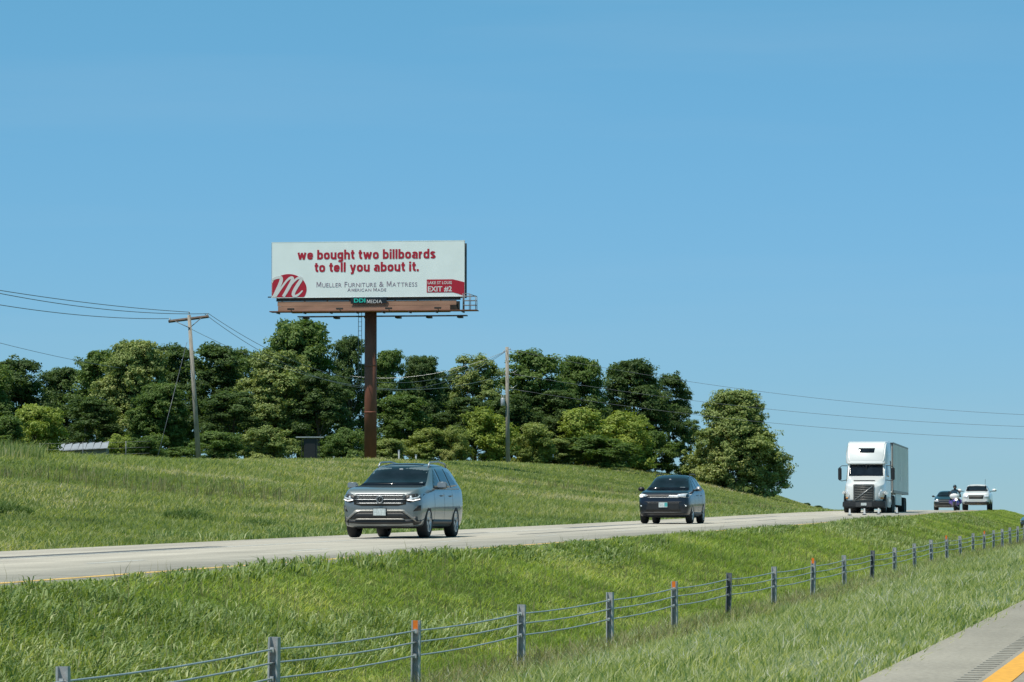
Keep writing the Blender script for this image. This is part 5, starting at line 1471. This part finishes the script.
# ---- motorcycle with its rider
loc_, rz = put(954.5, 242)
mc = empty('motorcycle', loc_, rz, 'purple and white faired motorcycle ridden ahead of the white pickup', 'motorcycle', 'oncoming vehicles')
def lft(name, secs, m, parent):
    """closed loft of (y, z centre, half width, half height)"""
    bm = bmesh.new(); R = []
    for y, z, w, h in secs:
        R.append([bm.verts.new((w * math.cos(2 * PI * k / 14), y, z + h * math.sin(2 * PI * k / 14))) for k in range(14)])
    for a, b_ in zip(R[:-1], R[1:]):
        for k in range(14): bm.faces.new((a[k], a[(k + 1) % 14], b_[(k + 1) % 14], b_[k]))
    bm.faces.new(R[0]); bm.faces.new(R[-1][::-1]); bmesh.ops.recalc_face_normals(bm, faces=bm.faces)
    return obj(name, bm, m, parent, True)
for y_, w_ in ((-.78, .12), (.72, .18)):
    bm = bmesh.new(); lathe(bm, [(-w_ / 2, .24), (-w_ / 2, .29), (-w_ * .3, .325), (0, .335), (w_ * .3, .325), (w_ / 2, .29), (w_ / 2, .24)], 28)
    o = obj('wheel', bm, M['tyre'], mc, True); o.location = (0, y_, .335)
    bm = bmesh.new(); lathe(bm, [(-w_ * .35, .25), (-w_ * .2, .22), (w_ * .2, .22), (w_ * .35, .25)], 24)
    for q in range(5): 
        vs = box(bm, (0, 0, .12), (.03, .04, .22)); bmesh.ops.rotate(bm, cent=(0, 0, 0), matrix=Matrix.Rotation(q * 1.2566, 3, 'X'), verts=vs)
    obj('rim', bm, M['rim_dark'], o)
for s in (-1, 1):
    tb('fork', [(s * .10, -.78, .335), (s * .11, -.52, .95)], .028, M['chrome'], mc, 8)
    tb('handlebar', [(s * .08, -.50, 1.02), (s * .30, -.42, 1.08), (s * .40, -.34, 1.05)], .018, M['plastic'], mc, 8)
    tb('mirror_stalk', [(s * .24, -.52, 1.10), (s * .36, -.56, 1.24)], .012, M['plastic'], mc, 5)
    bx('mirror', (s * .37, -.56, 1.27), (.14, .04, .09), M['plastic'], mc, .015)
    bx('saddlebag', (s * .34, .75, .62), (.20, .5, .34), M['violet'], mc, .05)
    tb('exhaust', [(s * .16, -.2, .28), (s * .2, .5, .25), (s * .22, .95, .30)], .045, M['chrome'], mc, 10)
lft('front_fender', [(-1.02, .62, .03, .03), (-.85, .70, .09, .05), (-.65, .70, .09, .05), (-.5, .62, .05, .04)], M['violet'], mc)
lft('fairing', [(-.86, .98, .12, .09), (-.80, .98, .26, .17), (-.62, .98, .34, .22), (-.42, .95, .28, .20), (-.35, .92, .2, .12)], M['white_print'], mc)
lft('lower_fairing', [(-.62, .55, .12, .16), (-.45, .55, .32, .24), (-.1, .52, .33, .24), (.1, .5, .2, .18)], M['violet'], mc)
bx('windshield', (0, -.66, 1.26), (.42, .02, .26), M['glass_blue'], mc, .005, rot=Matrix.Rotation(-.4, 3, 'X'))
bm = bmesh.new(); bmesh.ops.create_uvsphere(bm, u_segments=16, v_segments=10, radius=.10); bmesh.ops.scale(bm, vec=(1.1, .5, .8), verts=bm.verts)
hl_ = obj('headlight', bm, M['lamp_lit'], mc, True); hl_.location = (0.12, -.84, .74); hl_.scale = (.8, 1, .9)
lft('tank', [(-.38, .88, .08, .08), (-.2, .93, .17, .13), (.1, .88, .15, .11), (.22, .82, .08, .06)], M['violet'], mc)
lft('engine', [(-.35, .42, .1, .14), (-.15, .42, .2, .2), (.2, .42, .2, .18), (.35, .42, .1, .12)], M['plastic_grey'], mc)
lft('saddle', [(.1, .78, .08, .05), (.3, .76, .17, .06), (.7, .84, .17, .07), (1.0, .84, .08, .05)], M['leather'], mc)
tb('swingarm', [(0, .2, .38), (0, .72, .335)], .05, M['plastic_grey'], mc, 8)

rd = empty('person', loc_, rz, 'motorcycle rider in black jacket and dark helmet, seated with both hands on the bars', 'person')
def skin_body(name, verts, edges, radii, m, parent, sub=1):
    me = bpy.data.meshes.new(name); me.from_pydata(verts, edges, []); me.update()
    o = bpy.data.objects.new(name, me); C.objects.link(o)
    md = o.modifiers.new('s', 'SKIN'); md.use_smooth_shade = True
    sv = me.skin_vertices[0].data
    for i, r in enumerate(radii): sv[i].radius = r if hasattr(r, '__len__') else (r, r)
    sv[0].use_root = True
    o.modifiers.new('u', 'SUBSURF').levels = sub
    dg = bpy.context.evaluated_depsgraph_get()
    nm = bpy.data.meshes.new_from_object(o.evaluated_get(dg))
    bpy.data.objects.remove(o); nm.materials.clear(); nm.materials.append(m)
    for p in nm.polygons: p.use_smooth = True
    return link(name, nm, None, parent)
Vv = [(0, .30, .86), (0, .24, 1.02), (0, .17, 1.20), (0, .12, 1.36), (0, .08, 1.46), (0, .06, 1.56)]
Rr = [(.17, .13), (.15, .115), (.18, .12), (.17, .11), (.062, .062), (.075, .085)]
Ee = [(0, 1), (1, 2), (2, 3), (3, 4), (4, 5)]
for s in (-1, 1):
    b0 = len(Vv)
    Vv += [(s * .19, .12, 1.38), (s * .33, .02, 1.18), (s * .38, -.22, 1.09), (s * .39, -.29, 1.075)]
    Rr += [.068, .052, .040, .034]
    Ee += [(3, b0), (b0, b0 + 1), (b0 + 1, b0 + 2), (b0 + 2, b0 + 3)]
    for f, (dx, ln) in enumerate(((-.030, .075), (-.010, .085), (.010, .080), (.030, .065))):
        k = len(Vv)
        Vv += [(s * (.39 + dx), -.335, 1.085), (s * (.39 + dx), -.335 - ln * .5, 1.07), (s * (.39 + dx), -.335 - ln * .35, 1.03)]
        Rr += [.012, .011, .010]; Ee += [(b0 + 3, k), (k, k + 1), (k + 1, k + 2)]
    k = len(Vv)
    Vv += [(s * .345, -.31, 1.06), (s * .33, -.35, 1.035)]; Rr += [.013, .011]; Ee += [(b0 + 3, k), (k, k + 1)]
    k = len(Vv)
    Vv += [(s * .12, .26, .84), (s * .30, -.16, .78), (s * .27, .02, .34), (s * .27, -.02, .29), (s * .28, -.18, .28)]
    Rr += [.10, .072, .050, .045, .035]; Ee += [(0, k), (k, k + 1), (k + 1, k + 2), (k + 2, k + 3), (k + 3, k + 4)]
pb = skin_body('body', Vv, Ee, Rr, M['leather'], rd, 1)
bm = bmesh.new(); bmesh.ops.create_uvsphere(bm, u_segments=20, v_segments=14, radius=.135); bmesh.ops.scale(bm, vec=(.95, 1.12, 1.08), verts=bm.verts)
hm = obj('helmet', bm, M['paint_black'], rd, True); hm.location = (0, .05, 1.62)
# face in the helmet opening
bm = bmesh.new(); bmesh.ops.create_uvsphere(bm, u_segments=16, v_segments=10, radius=.085); bmesh.ops.scale(bm, vec=(.8, .5, .7), verts=bm.verts)
fc = obj('face', bm, M['skin'], rd, True); fc.location = (0, -.062, 1.60)
bx('nose', (0, -.058, -.012), (.022, .03, .035), M['skin'], fc, .006)
bx('mouth', (0, -.052, -.048), (.04, .008, .008), M['red_print'], fc)
bx('sunglasses', (0, -.055, .022), (.12, .02, .03), M['glass'], fc, .006)
hm.location.z = 1.635
